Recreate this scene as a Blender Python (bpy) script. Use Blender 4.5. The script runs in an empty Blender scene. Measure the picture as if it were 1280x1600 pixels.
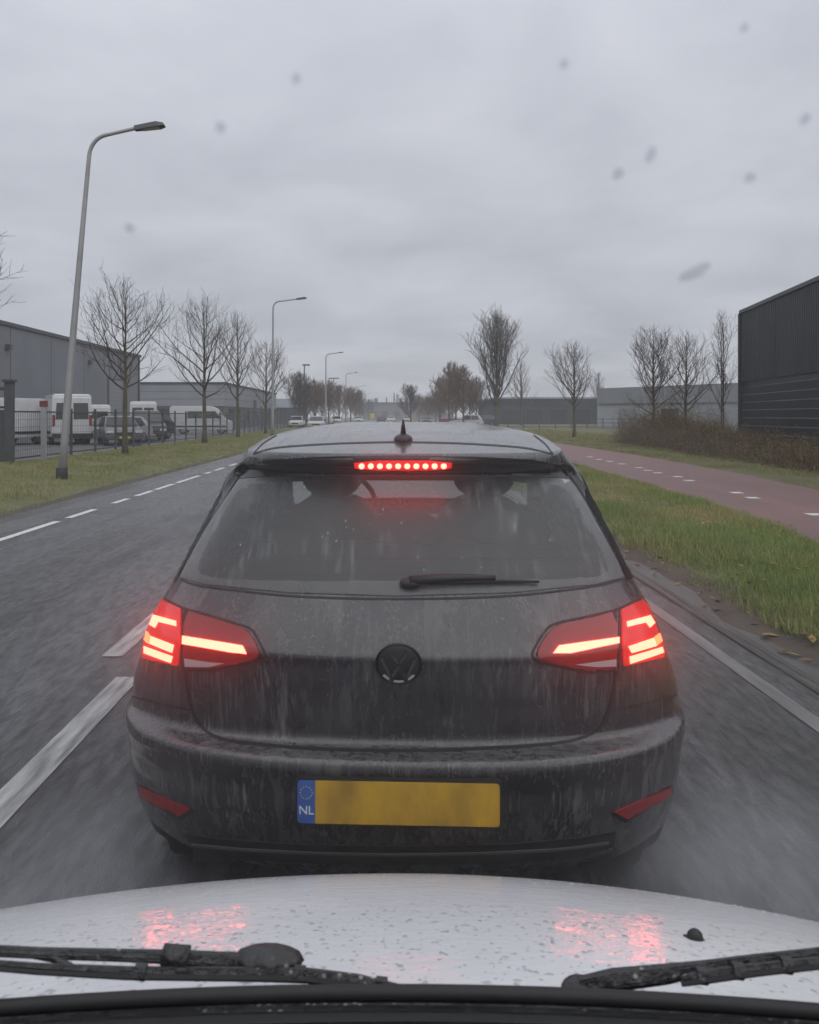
import bpy, bmesh, math, random
import numpy as np
from mathutils import Vector, Matrix, Euler
from mathutils.bvhtree import BVHTree
from mathutils.geometry import delaunay_2d_cdt
R = math.radians
random.seed(7); rng = np.random.default_rng(7)
sc = bpy.context.scene
COL = sc.collection
# ------------------------------------------------------------------ camera, sky, sun, exposure
CAM_H, F_PX, VX, VY = 1.48, 1300.0, 600.0, 650.0      # eye height, focal length and vanishing point in photo pixels
cam = bpy.data.cameras.new('camera'); camo = bpy.data.objects.new('camera', cam); COL.objects.link(camo)
camo.location = (0, 0, CAM_H); camo.rotation_euler = (R(90), 0, 0)
cam.sensor_width = 36; cam.lens = F_PX/1600*36
cam.shift_x = (640-VX)/1600; cam.shift_y = -(800-VY)/1600
cam.clip_start = 0.03; cam.clip_end = 5000
cam.dof.use_dof = True; cam.dof.focus_distance = 5.0; cam.dof.aperture_fstop = cam.lens/2.1
sc.camera = camo
sc.view_settings.view_transform = 'Standard'; sc.view_settings.look = 'None'
sc.view_settings.exposure = 0; sc.view_settings.gamma = 1
sc.cycles.use_denoising = True
sc.cycles.max_bounces = 8; sc.cycles.transparent_max_bounces = 16; sc.cycles.volume_bounces = 1
sc.cycles.sample_clamp_indirect = 4

SUN_EL, SUN_ROT = 52, 150
world = bpy.data.worlds.new('World'); sc.world = world; world.use_nodes = True
nt = world.node_tree; nt.nodes.clear()
def N(t, typ, **kw):
    n = t.nodes.new(typ)
    for k, v in kw.items(): setattr(n, k, v)
    return n
wo = N(nt, 'ShaderNodeOutputWorld')
sky = N(nt, 'ShaderNodeTexSky', sky_type='NISHITA', sun_disc=False)
sky.sun_elevation = R(SUN_EL); sky.sun_rotation = R(SUN_ROT)
bg1 = N(nt, 'ShaderNodeBackground'); bg1.inputs[1].default_value = 0.05
nt.links.new(sky.outputs[0], bg1.inputs[0])
tc = N(nt, 'ShaderNodeTexCoord')
sep = N(nt, 'ShaderNodeSeparateXYZ'); nt.links.new(tc.outputs['Generated'], sep.inputs[0])
# flat cloud layer: direction projected on a plane overhead
mx = N(nt, 'ShaderNodeMath', operation='MAXIMUM'); nt.links.new(sep.outputs[2], mx.inputs[0]); mx.inputs[1].default_value = 0.0
ad = N(nt, 'ShaderNodeMath', operation='ADD'); nt.links.new(mx.outputs[0], ad.inputs[0]); ad.inputs[1].default_value = 0.16
dv = N(nt, 'ShaderNodeVectorMath', operation='DIVIDE'); nt.links.new(tc.outputs['Generated'], dv.inputs[0])
cmb = N(nt, 'ShaderNodeCombineXYZ')
for i in range(3): nt.links.new(ad.outputs[0], cmb.inputs[i])
nt.links.new(cmb.outputs[0], dv.inputs[1])
nz = N(nt, 'ShaderNodeTexNoise'); nz.inputs['Scale'].default_value = 1.5; nz.inputs['Detail'].default_value = 5; nz.inputs['Roughness'].default_value = 0.52
nz.inputs['Distortion'].default_value = 0.25
nt.links.new(dv.outputs[0], nz.inputs['Vector'])
cr = N(nt, 'ShaderNodeValToRGB')
cr.color_ramp.elements[0].position = 0.31; cr.color_ramp.elements[0].color = (0.525, 0.545, 0.605, 1)
cr.color_ramp.elements[1].position = 0.67; cr.color_ramp.elements[1].color = (0.675, 0.695, 0.76, 1)
nt.links.new(nz.outputs['Fac'], cr.inputs[0])
# overcast brightness rises from the horizon to overhead
gr = N(nt, 'ShaderNodeMapRange'); nt.links.new(mx.outputs[0], gr.inputs[0])
gr.inputs[1].default_value = 0; gr.inputs[2].default_value = 1; gr.inputs[3].default_value = 0.77; gr.inputs[4].default_value = 1.55
bg2 = N(nt, 'ShaderNodeBackground'); nt.links.new(cr.outputs[0], bg2.inputs[0]); nt.links.new(gr.outputs[0], bg2.inputs[1])
mxs = N(nt, 'ShaderNodeMixShader'); mxs.inputs[0].default_value = 0.9
nt.links.new(bg1.outputs[0], mxs.inputs[1]); nt.links.new(bg2.outputs[0], mxs.inputs[2]); nt.links.new(mxs.outputs[0], wo.inputs[0])
sl = bpy.data.lights.new('sun', 'SUN'); sl.energy = 1.3; sl.angle = R(110); sl.color = (1, 0.97, 0.93)
so = bpy.data.objects.new('sun', sl); COL.objects.link(so)
so.rotation_euler = Euler((R(90-SUN_EL), 0, R(180-SUN_ROT)), 'XYZ')

# ------------------------------------------------------------------ helpers
def tag(o, label=None, cat=None, group=None, kind=None):
    if label: o['label'] = label
    if cat: o['category'] = cat
    if group: o['group'] = group
    if kind: o['kind'] = kind
    return o
def thing(name, label, cat, loc=(0, 0, 0), rotz=0, group=None):
    o = bpy.data.objects.new(name, None); COL.objects.link(o)
    o.location = loc; o.rotation_euler = (0, 0, rotz); o.empty_display_size = .2
    return tag(o, label, cat, group)
def obj(name, verts, faces, mat=None, parent=None, smooth=False, loc=None):
    me = bpy.data.meshes.new(name); me.from_pydata([tuple(v) for v in verts], [], faces); me.update()
    if mat: me.materials.append(mat)
    if smooth: me.polygons.foreach_set('use_smooth', [True]*len(me.polygons))
    o = bpy.data.objects.new(name, me); COL.objects.link(o)
    if parent: o.parent = parent
    if loc: o.location = loc
    return o
def copy_tree(o, parent=None):
    c = o.copy(); COL.objects.link(c)
    if parent: c.parent = parent
    for ch in list(o.children): copy_tree(ch, c)
    return c
class MB:
    def __init__(s): s.v = []; s.f = []
    def add(s, vs, fs):
        b = len(s.v); s.v += [tuple(v) for v in vs]; s.f += [tuple(i+b for i in f) for f in fs]; return s
    def box(s, x0, x1, y0, y1, z0, z1):
        return s.add([(x0,y0,z0),(x1,y0,z0),(x1,y1,z0),(x0,y1,z0),(x0,y0,z1),(x1,y0,z1),(x1,y1,z1),(x0,y1,z1)],
                     [(0,3,2,1),(4,5,6,7),(0,1,5,4),(1,2,6,5),(2,3,7,6),(3,0,4,7)])
    def tube(s, pts, rad, n=8, cap=True):
        pts = [Vector(p) for p in pts]; k = len(pts)
        if not hasattr(rad, '__len__'): rad = [rad]*k
        vs = []; up = None
        for i, p in enumerate(pts):
            d = (pts[min(i+1, k-1)]-pts[max(i-1, 0)]).normalized()
            if up is None: up = Vector((0, 0, 1)) if abs(d.z) < .9 else Vector((1, 0, 0))
            a = d.cross(up)
            if a.length < 1e-6: a = d.orthogonal()
            a.normalize(); b = a.cross(d); up = b
            for j in range(n):
                t = 2*math.pi*j/n
                vs.append(p+(a*math.cos(t)+b*math.sin(t))*rad[i])
        fs = [(i*n+j, i*n+(j+1) % n, (i+1)*n+(j+1) % n, (i+1)*n+j) for i in range(k-1) for j in range(n)]
        if cap and n > 3: fs += [tuple(range(n))[::-1], tuple((k-1)*n+j for j in range(n))]
        return s.add(vs, fs)
    def ellipsoid(s, c, r, n=14, m=8, rot=None):
        c = Vector(c); vs = []; fs = []
        for i in range(m+1):
            ph = math.pi*i/m
            for j in range(n):
                th = 2*math.pi*j/n
                p = Vector((r[0]*math.sin(ph)*math.cos(th), r[1]*math.sin(ph)*math.sin(th), r[2]*math.cos(ph)))
                if rot: p = rot @ p
                vs.append(c+p)
        fs = [(i*n+j, (i+1)*n+j, (i+1)*n+(j+1) % n, i*n+(j+1) % n) for i in range(m) for j in range(n)]
        return s.add(vs, fs)
    def lathe(s, prof, n=24, axis='x', c=(0, 0, 0)):
        vs = []; k = len(prof)
        for (a, r) in prof:
            for j in range(n):
                t = 2*math.pi*j/n
                vs.append((c[0]+a, c[1]+r*math.cos(t), c[2]+r*math.sin(t)) if axis == 'x' else (c[0]+r*math.cos(t), c[1]+r*math.sin(t), c[2]+a))
        fs = [(i*n+j, i*n+(j+1) % n, (i+1)*n+(j+1) % n, (i+1)*n+j) for i in range(k-1) for j in range(n)]
        return s.add(vs, fs)
    def build(s, name, mat, parent=None, smooth=False, bevel=0):
        o = obj(name, s.v, s.f, mat, parent, smooth)
        if bevel:
            bm = bmesh.new(); bm.from_mesh(o.data)
            bmesh.ops.bevel(bm, geom=list(bm.edges), offset=bevel, segments=2, affect='EDGES', clamp_overlap=True)
            bm.to_mesh(o.data); bm.free()
        return o
def W(px, py, Z):                       # a point of the place, from where the photo shows it and how far away it is
    return Vector(((px-VX)/F_PX*Z, Z, CAM_H-(py-VY)/F_PX*Z))

# ------------------------------------------------------------------ materials
MATS = {}
def mat(name, col, rough=.6, metal=0, spec=.5, var=0, vscale=4, bump=0, bscale=60, coat=0, coat_r=.1, col2=None, stretch=(1, 1, 1), rvar=0):
    if name in MATS: return MATS[name]
    m = bpy.data.materials.new(name); m.use_nodes = True; t = m.node_tree
    b = t.nodes['Principled BSDF']
    b.inputs['Base Color'].default_value = (*col, 1); b.inputs['Roughness'].default_value = rough
    b.inputs['Metallic'].default_value = metal; b.inputs['Specular IOR Level'].default_value = spec
    b.inputs['Coat Weight'].default_value = coat; b.inputs['Coat Roughness'].default_value = coat_r
    co = N(t, 'ShaderNodeTexCoord'); mp = N(t, 'ShaderNodeMapping'); mp.inputs['Scale'].default_value = stretch
    t.links.new(co.outputs['Object'], mp.inputs[0])
    if var or col2:
        n = N(t, 'ShaderNodeTexNoise'); n.inputs['Scale'].default_value = vscale; n.inputs['Detail'].default_value = 6; n.inputs['Roughness'].default_value = .6
        t.links.new(mp.outputs[0], n.inputs['Vector'])
        r = N(t, 'ShaderNodeValToRGB'); r.color_ramp.elements[0].position = .3; r.color_ramp.elements[1].position = .7
        a = col2 if col2 else tuple(c*(1-var) for c in col); c2 = col if col2 else tuple(min(1, c*(1+var)) for c in col)
        r.color_ramp.elements[0].color = (*a, 1); r.color_ramp.elements[1].color = (*c2, 1)
        t.links.new(n.outputs['Fac'], r.inputs[0]); t.links.new(r.outputs[0], b.inputs['Base Color'])
        if rvar:
            q = N(t, 'ShaderNodeMapRange'); q.inputs[3].default_value = rough-rvar; q.inputs[4].default_value = rough+rvar
            q.inputs[1].default_value = .3; q.inputs[2].default_value = .7
            t.links.new(n.outputs['Fac'], q.inputs[0]); t.links.new(q.outputs[0], b.inputs['Roughness'])
    if bump:
        n2 = N(t, 'ShaderNodeTexNoise'); n2.inputs['Scale'].default_value = bscale; n2.inputs['Detail'].default_value = 4
        t.links.new(mp.outputs[0], n2.inputs['Vector'])
        bp = N(t, 'ShaderNodeBump'); bp.inputs['Strength'].default_value = bump; bp.inputs['Distance'].default_value = .02
        t.links.new(n2.outputs['Fac'], bp.inputs['Height']); t.links.new(bp.outputs[0], b.inputs['Normal'])
    MATS[name] = m; return m
def emis(name, col, strength, rough=.3):
    m = mat(name, col, rough); b = m.node_tree.nodes['Principled BSDF']
    b.inputs['Emission Color'].default_value = (*col, 1); b.inputs['Emission Strength'].default_value = strength; return m
def attr_mat(name, attr, rough=.8, spec=.2, transl=0):
    m = bpy.data.materials.new(name); m.use_nodes = True; t = m.node_tree; b = t.nodes['Principled BSDF']
    a = N(t, 'ShaderNodeAttribute', attribute_name=attr); t.links.new(a.outputs['Color'], b.inputs['Base Color'])
    b.inputs['Roughness'].default_value = rough; b.inputs['Specular IOR Level'].default_value = spec
    MATS[name] = m; return m

M_black = mat('black_plastic', (.014, .014, .015), .5, var=.3, vscale=30)
M_rubber = mat('rubber', (.012, .012, .012), .65)
M_tyre = mat('tyre_rubber', (.016, .016, .016), .75, var=.4, vscale=25)
M_glossblack = mat('gloss_black', (.008, .008, .009), .12)
M_chrome = mat('chrome', (.6, .6, .62), .2, metal=1)
M_steel = mat('galvanised_steel', (.34, .35, .36), .45, metal=.35, var=.15, vscale=3)
M_white = mat('white_paint', (.50, .51, .52), .4, coat=.4, var=.10, vscale=2)
M_glassdark = mat('dark_glass', (.02, .022, .024), .06, spec=.6)
M_alloy = mat('alloy', (.25, .25, .26), .35, metal=.8)
M_fence = mat('dark_fence_steel', (.06, .065, .068), .5, var=.2)

def dirty_paint():
    """dark grey car paint under a film of dried road dirt: specks, runs and a dusty lower edge"""
    m = bpy.data.materials.new('dirty_grey_paint'); m.use_nodes = True; t = m.node_tree; L = t.links.new
    b = t.nodes['Principled BSDF']
    co = N(t, 'ShaderNodeTexCoord')
    def noise(scale, stretch, detail=5, lo=.4, hi=.7, rough=.6):
        mp = N(t, 'ShaderNodeMapping'); mp.inputs['Scale'].default_value = stretch; L(co.outputs['Object'], mp.inputs[0])
        n = N(t, 'ShaderNodeTexNoise'); n.inputs['Scale'].default_value = scale; n.inputs['Detail'].default_value = detail; n.inputs['Roughness'].default_value = rough
        L(mp.outputs[0], n.inputs['Vector'])
        r = N(t, 'ShaderNodeMapRange', clamp=True); r.inputs[1].default_value = lo; r.inputs[2].default_value = hi; L(n.outputs['Fac'], r.inputs[0]); return r.outputs[0]
    def mth(op, a, c):
        n = N(t, 'ShaderNodeMath', operation=op, use_clamp=True)
        for i, q in enumerate((a, c)):
            if isinstance(q, (int, float)): n.inputs[i].default_value = q
            else: L(q, n.inputs[i])
        return n.outputs[0]
    cloud = noise(3.2, (1, 1, 1), lo=.32, hi=.72)
    runs = mth('MULTIPLY', noise(34, (1, 1, .045), 4, .5, .78), noise(5, (1, 1, .5), 3, .42, .66))
    runs2 = mth('MULTIPLY', noise(120, (1, 1, .045), 3, .52, .72), noise(9, (1, 1, .7), 3, .45, .7))
    def specks(scale, cut, stretch):
        mp = N(t, 'ShaderNodeMapping'); mp.inputs['Scale'].default_value = stretch; L(co.outputs['Object'], mp.inputs[0])
        v = N(t, 'ShaderNodeTexVoronoi'); v.inputs['Scale'].default_value = scale; L(mp.outputs[0], v.inputs['Vector'])
        lt = N(t, 'ShaderNodeMapRange', clamp=True); lt.inputs[1].default_value = cut; lt.inputs[2].default_value = cut*.5
        L(v.outputs['Distance'], lt.inputs[0])
        se = N(t, 'ShaderNodeSeparateColor'); L(v.outputs['Color'], se.inputs[0])
        g = N(t, 'ShaderNodeMath', operation='GREATER_THAN'); g.inputs[1].default_value = .62; L(se.outputs[0], g.inputs[0])
        return mth('MULTIPLY', lt.outputs[0], g.outputs[0])
    sp = mth('MULTIPLY', specks(135, .27, (1, 1, .6)), noise(6, (1, 1, .7), 3, .44, .62))
    sp2 = mth('MULTIPLY', specks(70, .12, (1, 1, .26)), noise(6, (1, 1, 1), 3, .45, .62))
    d = mth('ADD', mth('MULTIPLY', cloud, .17), mth('MULTIPLY', runs, .75))
    d = mth('ADD', d, mth('MULTIPLY', runs2, .95))
    
    so = N(t, 'ShaderNodeSeparateXYZ'); L(co.outputs['Object'], so.inputs[0])
    def ramp(v, a, b_):
        r_ = N(t, 'ShaderNodeMapRange', clamp=True); r_.inputs[1].default_value = a; r_.inputs[2].default_value = b_; L(v, r_.inputs[0]); return r_.outputs[0]
    # runs of dirty water below the rear glass, and grit lying on the bumper ledge
    wash = mth('MULTIPLY', mth('MULTIPLY', ramp(so.outputs[2], .62, .99), noise(46, (1, .1, .03), 4, .50, .74)), noise(4, (1, .2, .25), 3, .40, .64))
    ge = N(t, 'ShaderNodeNewGeometry'); sn = N(t, 'ShaderNodeSeparateXYZ'); L(ge.outputs['Normal'], sn.inputs[0])
    ledge = mth('MULTIPLY', mth('MULTIPLY', ramp(sn.outputs[2], .45, .8), ramp(so.outputs[2], .66, .62)), noise(38, (1, 2.5, 1), 5, .42, .62, .75))
    low = mth('MULTIPLY', ramp(so.outputs[2], .52, .30), noise(30, (1, 1, .25), 5, .42, .7))
    d = mth('ADD', d, mth('MULTIPLY', wash, .62)); d = mth('ADD', d, mth('MULTIPLY', ledge, .36)); d = mth('ADD', d, mth('MULTIPLY', low, .22))
    spk = mth('ADD', sp, sp2)
    mx = N(t, 'ShaderNodeMix', data_type='RGBA'); L(d, mx.inputs['Factor'])
    mx.inputs['A'].default_value = (.0125, .0135, .0165, 1); mx.inputs['B'].default_value = (.165, .165, .162, 1)
    mx2 = N(t, 'ShaderNodeMix', data_type='RGBA'); L(mth('MULTIPLY', spk, .6), mx2.inputs['Factor']); L(mx.outputs['Result'], mx2.inputs['A']); mx2.inputs['B'].default_value = (.30, .30, .29, 1)
    L(mx2.outputs['Result'], b.inputs['Base Color'])
    r = N(t, 'ShaderNodeMapRange'); L(d, r.inputs[0]); r.inputs[3].default_value = .2; r.inputs[4].default_value = .7
    L(r.outputs[0], b.inputs['Roughness'])
    b.inputs['Specular IOR Level'].default_value = .5
    c = N(t, 'ShaderNodeMapRange'); L(d, c.inputs[0]); c.inputs[3].default_value = .75; c.inputs[4].default_value = .1
    L(c.outputs[0], b.inputs['Coat Weight']); b.inputs['Coat Roughness'].default_value = .12
    # beads of rain
    mp = N(t, 'ShaderNodeMapping'); L(co.outputs['Object'], mp.inputs[0])
    n = N(t, 'ShaderNodeTexNoise'); n.inputs['Scale'].default_value = 190; n.inputs['Detail'].default_value = 2; L(mp.outputs[0], n.inputs['Vector'])
    bp = N(t, 'ShaderNodeBump'); bp.inputs['Strength'].default_value = .12; bp.inputs['Distance'].default_value = .004
    L(n.outputs['Fac'], bp.inputs['Height']); L(bp.outputs[0], b.inputs['Normal'])
    MATS['dirty'] = m; return m
M_paint = dirty_paint()

def dirty_glass(name, tint, dirt, streak=True):
    m = bpy.data.materials.new(name); m.use_nodes = True; t = m.node_tree; L = t.links.new; t.nodes.clear()
    out = N(t, 'ShaderNodeOutputMaterial')
    tr = N(t, 'ShaderNodeBsdfTransparent'); tr.inputs[0].default_value = (*tint, 1)
    gl = N(t, 'ShaderNodeBsdfGlossy'); gl.inputs['Roughness'].default_value = .42 if streak else .05; gl.inputs[0].default_value = (1, 1, 1, 1)
    fr = N(t, 'ShaderNodeFresnel'); ge = N(t, 'ShaderNodeNewGeometry'); bi = N(t, 'ShaderNodeMapRange')
    bi.inputs[3].default_value = 1.5; bi.inputs[4].default_value = 1/1.5; L(ge.outputs['Backfacing'], bi.inputs[0]); L(bi.outputs[0], fr.inputs[0])   # a thin pane, the same from both sides
    m1 = N(t, 'ShaderNodeMixShader'); L(fr.outputs[0], m1.inputs[0]); L(tr.outputs[0], m1.inputs[1]); L(gl.outputs[0], m1.inputs[2])
    df = N(t, 'ShaderNodeBsdfDiffuse'); df.inputs[0].default_value = (.34, .36, .36, 1)
    m2 = N(t, 'ShaderNodeMixShader')
    if streak:
        co = N(t, 'ShaderNodeTexCoord')
        def nn(scale, st, lo, hi, det=4):
            mp = N(t, 'ShaderNodeMapping'); mp.inputs['Scale'].default_value = st; L(co.outputs['Object'], mp.inputs[0])
            n = N(t, 'ShaderNodeTexNoise'); n.inputs['Scale'].default_value = scale; n.inputs['Detail'].default_value = det; L(mp.outputs[0], n.inputs['Vector'])
            r = N(t, 'ShaderNodeMapRange', clamp=True); r.inputs[1].default_value = lo; r.inputs[2].default_value = hi; L(n.outputs['Fac'], r.inputs[0]); return r.outputs[0]
        def mm(op, a, c):
            n = N(t, 'ShaderNodeMath', operation=op, use_clamp=True)
            for i, q in enumerate((a, c)):
                if isinstance(q, (int, float)): n.inputs[i].default_value = q
                else: L(q, n.inputs[i])
            return n.outputs[0]
        film = nn(2.6, (1, 1, 1), .3, .75)
        runs = mm('MULTIPLY', nn(42, (1, .12, .12), .5, .75), nn(5, (1, 1, 1), .47, .64))
        mp = N(t, 'ShaderNodeMapping'); mp.inputs['Scale'].default_value = (1, .45, .45); L(co.outputs['Object'], mp.inputs[0])
        v = N(t, 'ShaderNodeTexVoronoi'); v.inputs['Scale'].default_value = 46; L(mp.outputs[0], v.inputs['Vector'])
        r = N(t, 'ShaderNodeMapRange', clamp=True); r.inputs[1].default_value = .15; r.inputs[2].default_value = .06; L(v.outputs['Distance'], r.inputs[0])
        sp = mm('MULTIPLY', r.outputs[0], nn(4.5, (1, 1, 1), .50, .64))
        d = mm('ADD', mm('MULTIPLY', film, dirt*.35), dirt)
        d = mm('ADD', d, mm('MULTIPLY', runs, .36)); d = mm('ADD', d, mm('MULTIPLY', sp, .6))
        L(d, m2.inputs[0])
    else: m2.inputs[0].default_value = dirt
    L(m1.outputs[0], m2.inputs[1]); L(df.outputs[0], m2.inputs[2]); L(m2.outputs[0], out.inputs[0])
    MATS[name] = m; return m
M_rearglass = dirty_glass('dirty_rear_glass', (.86, .88, .88), .088)
M_clearglass = dirty_glass('car_glass', (.94, .97, .96), .02, False)

# ------------------------------------------------------------------ road, verges, path
def sheet(name, xs, ys, zf, m, parent=None, kind='structure', smooth=True):
    vs = [(x, y, zf(x, y)) for y in ys for x in xs]; n = len(xs)
    fs = [(j*n+i, j*n+i+1, (j+1)*n+i+1, (j+1)*n+i) for j in range(len(ys)-1) for i in range(n-1)]
    o = obj(name, vs, fs, m, parent, smooth)
    if kind: o['kind'] = kind
    return o
def wet_asphalt(name, base, rlo, rhi, st=.22, con=1.0):
    m = bpy.data.materials.new(name); m.use_nodes = True; t = m.node_tree; L = t.links.new; b = t.nodes['Principled BSDF']
    co = N(t, 'ShaderNodeTexCoord')
    def nn(scale, st, lo, hi, det=5, ro=.6):
        mp = N(t, 'ShaderNodeMapping'); mp.inputs['Scale'].default_value = st; L(co.outputs['Object'], mp.inputs[0])
        n = N(t, 'ShaderNodeTexNoise'); n.inputs['Scale'].default_value = scale; n.inputs['Detail'].default_value = det; n.inputs['Roughness'].default_value = ro; L(mp.outputs[0], n.inputs['Vector'])
        r = N(t, 'ShaderNodeMapRange', clamp=True); r.inputs[1].default_value = lo; r.inputs[2].default_value = hi; L(n.outputs['Fac'], r.inputs[0]); return r.outputs[0]
    tracks = nn(1.25, (1, .03, 1), .40, .60, 3)          # wheel tracks and drier strips run along the road
    blot = nn(.75, (1, .6, 1), .35, .68)
    grit = nn(24, (1, st, 1), .38, .62, 5, .72)
    fine = nn(150, (1, .55, 1), .35, .65, 3)
    ma = N(t, 'ShaderNodeMath', operation='ADD'); L(tracks, ma.inputs[0]); L(blot, ma.inputs[1])
    mh = N(t, 'ShaderNodeMath', operation='MULTIPLY'); L(ma.outputs[0], mh.inputs[0]); mh.inputs[1].default_value = .5
    mixc = N(t, 'ShaderNodeMix', data_type='RGBA'); L(mh.outputs[0], mixc.inputs['Factor'])
    mixc.inputs['A'].default_value = tuple(c*.72 for c in base)+(1,); mixc.inputs['B'].default_value = tuple(c*1.3 for c in base)+(1,)
    m2 = N(t, 'ShaderNodeMix', data_type='RGBA', blend_type='MULTIPLY'); m2.inputs['Factor'].default_value = .75
    g = N(t, 'ShaderNodeMapRange'); L(grit, g.inputs[0]); g.inputs[3].default_value = 1-.70*con; g.inputs[4].default_value = 1+.75*con
    L(mixc.outputs['Result'], m2.inputs['A']); L(g.outputs[0], m2.inputs['B']); L(m2.outputs['Result'], b.inputs['Base Color'])
    r = N(t, 'ShaderNodeMapRange'); L(mh.outputs[0], r.inputs[0]); r.inputs[3].default_value = rlo; r.inputs[4].default_value = rhi; L(r.outputs[0], b.inputs['Roughness'])
    hs = N(t, 'ShaderNodeMath', operation='ADD'); L(grit, hs.inputs[0]); L(fine, hs.inputs[1])
    bp = N(t, 'ShaderNodeBump'); bp.inputs['Strength'].default_value = .7; bp.inputs['Distance'].default_value = .006
    L(hs.outputs[0], bp.inputs['Height']); L(bp.outputs[0], b.inputs['Normal'])
    return m
M_road = wet_asphalt('wet_asphalt', (.072, .074, .078), .10, .40)
M_path = wet_asphalt('red_asphalt', (.180, .098, .092), .5, .72, 1.0, .35)
M_lot = wet_asphalt('lot_asphalt', (.10, .10, .10), .5, .7, 1.0, .5)
M_soil = mat('wet_soil', (.075, .055, .038), .8, col2=(.036, .028, .020), vscale=3, bump=.6, bscale=25)
M_sod = mat('grass_sod', (.14, .15, .055), .9, col2=(.075, .078, .032), vscale=1.2, bump=.5, bscale=20)
M_sodl = mat('grass_sod_pale', (.13, .125, .05), .9, col2=(.07, .07, .03), vscale=.9, bump=.5, bscale=20)
M_gutter = mat('worn_asphalt_edge', (.082, .080, .077), .42, col2=(.045, .041, .036), vscale=6, bump=.6, bscale=45, stretch=(1.6, .5, 1))
M_line = mat('worn_white_line', (.50, .50, .49), .5, col2=(.10, .10, .10), vscale=11, stretch=(2.4, .22, 1), bump=.3, bscale=90)
M_lineb = mat('clean_white_line', (.72, .72, .71), .45, col2=(.5, .5, .5), vscale=9)
M_edge = mat('faded_edge_line', (.20, .195, .19), .5, col2=(.075, .075, .075), vscale=5, stretch=(3, .25, 1))

ground = sheet('ground', np.linspace(-900, 900, 41), np.linspace(-60, 1500, 41), lambda x, y: -.16, M_sodl)
RX0, RX1 = -5.55, 2.30
road = sheet('road', np.linspace(RX0, RX1, 9), list(np.linspace(-12, 40, 14))+list(np.linspace(50, 460, 30)), lambda x, y: .015*(1-((x+1.5)/4.2)**2), M_road)
def rz(x): return .015*(1-((x+1.5)/4.2)**2)
def stripe(name, x0, x1, y0, y1, m, dz=.004, label=None):
    n = max(2, int((y1-y0)/3)+1); ys = np.linspace(y0, y1, n); vs = []; k = len(ys)
    for y in ys: vs += [(x0, y, rz(x0)+dz), (x1, y, rz(x1)+dz)]
    o = obj(name, vs, [(2*i, 2*i+1, 2*i+3, 2*i+2) for i in range(k-1)], m, road)
    return o
for (a, b) in ((9.77, 11.6), (12.0, 13.1), (14.0, 14.8), (15.3, 16.35), (16.6, 18.0), (18.3, 20.5), (21.2, 21.9), (22.4, 23.7)):
    stripe('edge_marking', -4.61, -4.50, a, b, M_lineb)
y = 24.6
while y < 150: stripe('edge_marking', -4.61, -4.50, y, y+1.1, M_lineb); y += 2.6
for a in (5.8-3.0, ):
    pass
stripe('edge_marking', -4.61, -4.50, 7.2, 8.9, M_lineb)
stripe('centre_marking', -1.50, -1.36, 1.9, 4.66, M_line)
stripe('centre_marking', -1.72, -1.59, 5.06, 7.9, M_line)
y = 11.0
while y < 170: stripe('centre_marking', -1.66, -1.54, y, y+3, M_line); y += 6
stripe('edge_line', 2.02, 2.12, -6, 120, M_edge)
# gutter strip and crack beside the carriageway
sheet('gutter', [RX1+.03, 2.44, 2.62], np.linspace(-12, 200, 108), lambda x, y: -.004+.006*math.sin(y*1.7+x*3), M_gutter)
M_crack = mat('muddy_crack', (.03, .027, .023), .6, var=.5, vscale=3)
for xc, wd in ((RX1+.012, .024), (2.40, .010)):
    vs = []; yy = np.linspace(-6, 120, 420)
    for y in yy:
        w_ = wd*(.35+.65*abs(math.sin(y*1.9+xc*7)*math.sin(y*.63+1))); q = xc+.005*math.sin(y*1.3+xc*9)+.004*math.sin(y*4.7); vs += [(q-w_, y, rz(2.2)+.010), (q+w_, y, rz(2.2)+.010)]
    obj('road_crack', vs, [(2*k, 2*k+1, 2*k+3, 2*k+2) for k in range(len(yy)-1)], M_crack, road)
sheet('road_edge_joint', [RX1, RX1+.03], np.linspace(-12, 200, 54), lambda x, y: -.003, M_crack)
PATH_L = [(-6, 4.3), (3, 4.5), (9.3, 4.86), (12.8, 5.23), (18, 5.53), (22.6, 5.62), (30, 5.7), (60, 5.8), (200, 5.9)]
PATH_R = [(-6, 7.9), (3, 8.0), (14, 8.25), (21, 9.0), (31, 9.4), (39, 9.3), (60, 9.4), (200, 9.5)]
pl = lambda y: float(np.interp(y, *zip(*PATH_L))); pr = lambda y: float(np.interp(y, *zip(*PATH_R)))
ysp = list(np.linspace(-6, 60, 67))+list(np.linspace(65, 200, 28))
PZ = .03
vs = []
for y in ysp:
    for i in range(7): vs.append((pl(y)+(pr(y)-pl(y))*i/6+.04*math.sin(y*2.3)*(i in (0, 6)), y, PZ))
path = obj('cycle_path', vs, [(j*7+i, j*7+i+1, (j+1)*7+i+1, (j+1)*7+i) for j in range(len(ysp)-1) for i in range(6)], M_path)
path['kind'] = 'structure'
for (px, py) in ((1273,804),(1176,778),(1151,770),(1077,751),(1059,745),(1028,739),(1012,735),(999,731),(972,725),(953,721),(936,718),(922,714)):
    Z = F_PX*(CAM_H-PZ)/(py-VY); X = (px-VX)/F_PX*Z; l = .26 if Z < 25 else .34; w = .105
    o = obj('path_dash', [(X-w, Z-l/2, PZ+.004), (X+w, Z-l/2, PZ+.004), (X+w, Z+l/2, PZ+.004), (X-w, Z+l/2, PZ+.004)], [(0, 1, 2, 3)], M_lineb, path)
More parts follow.
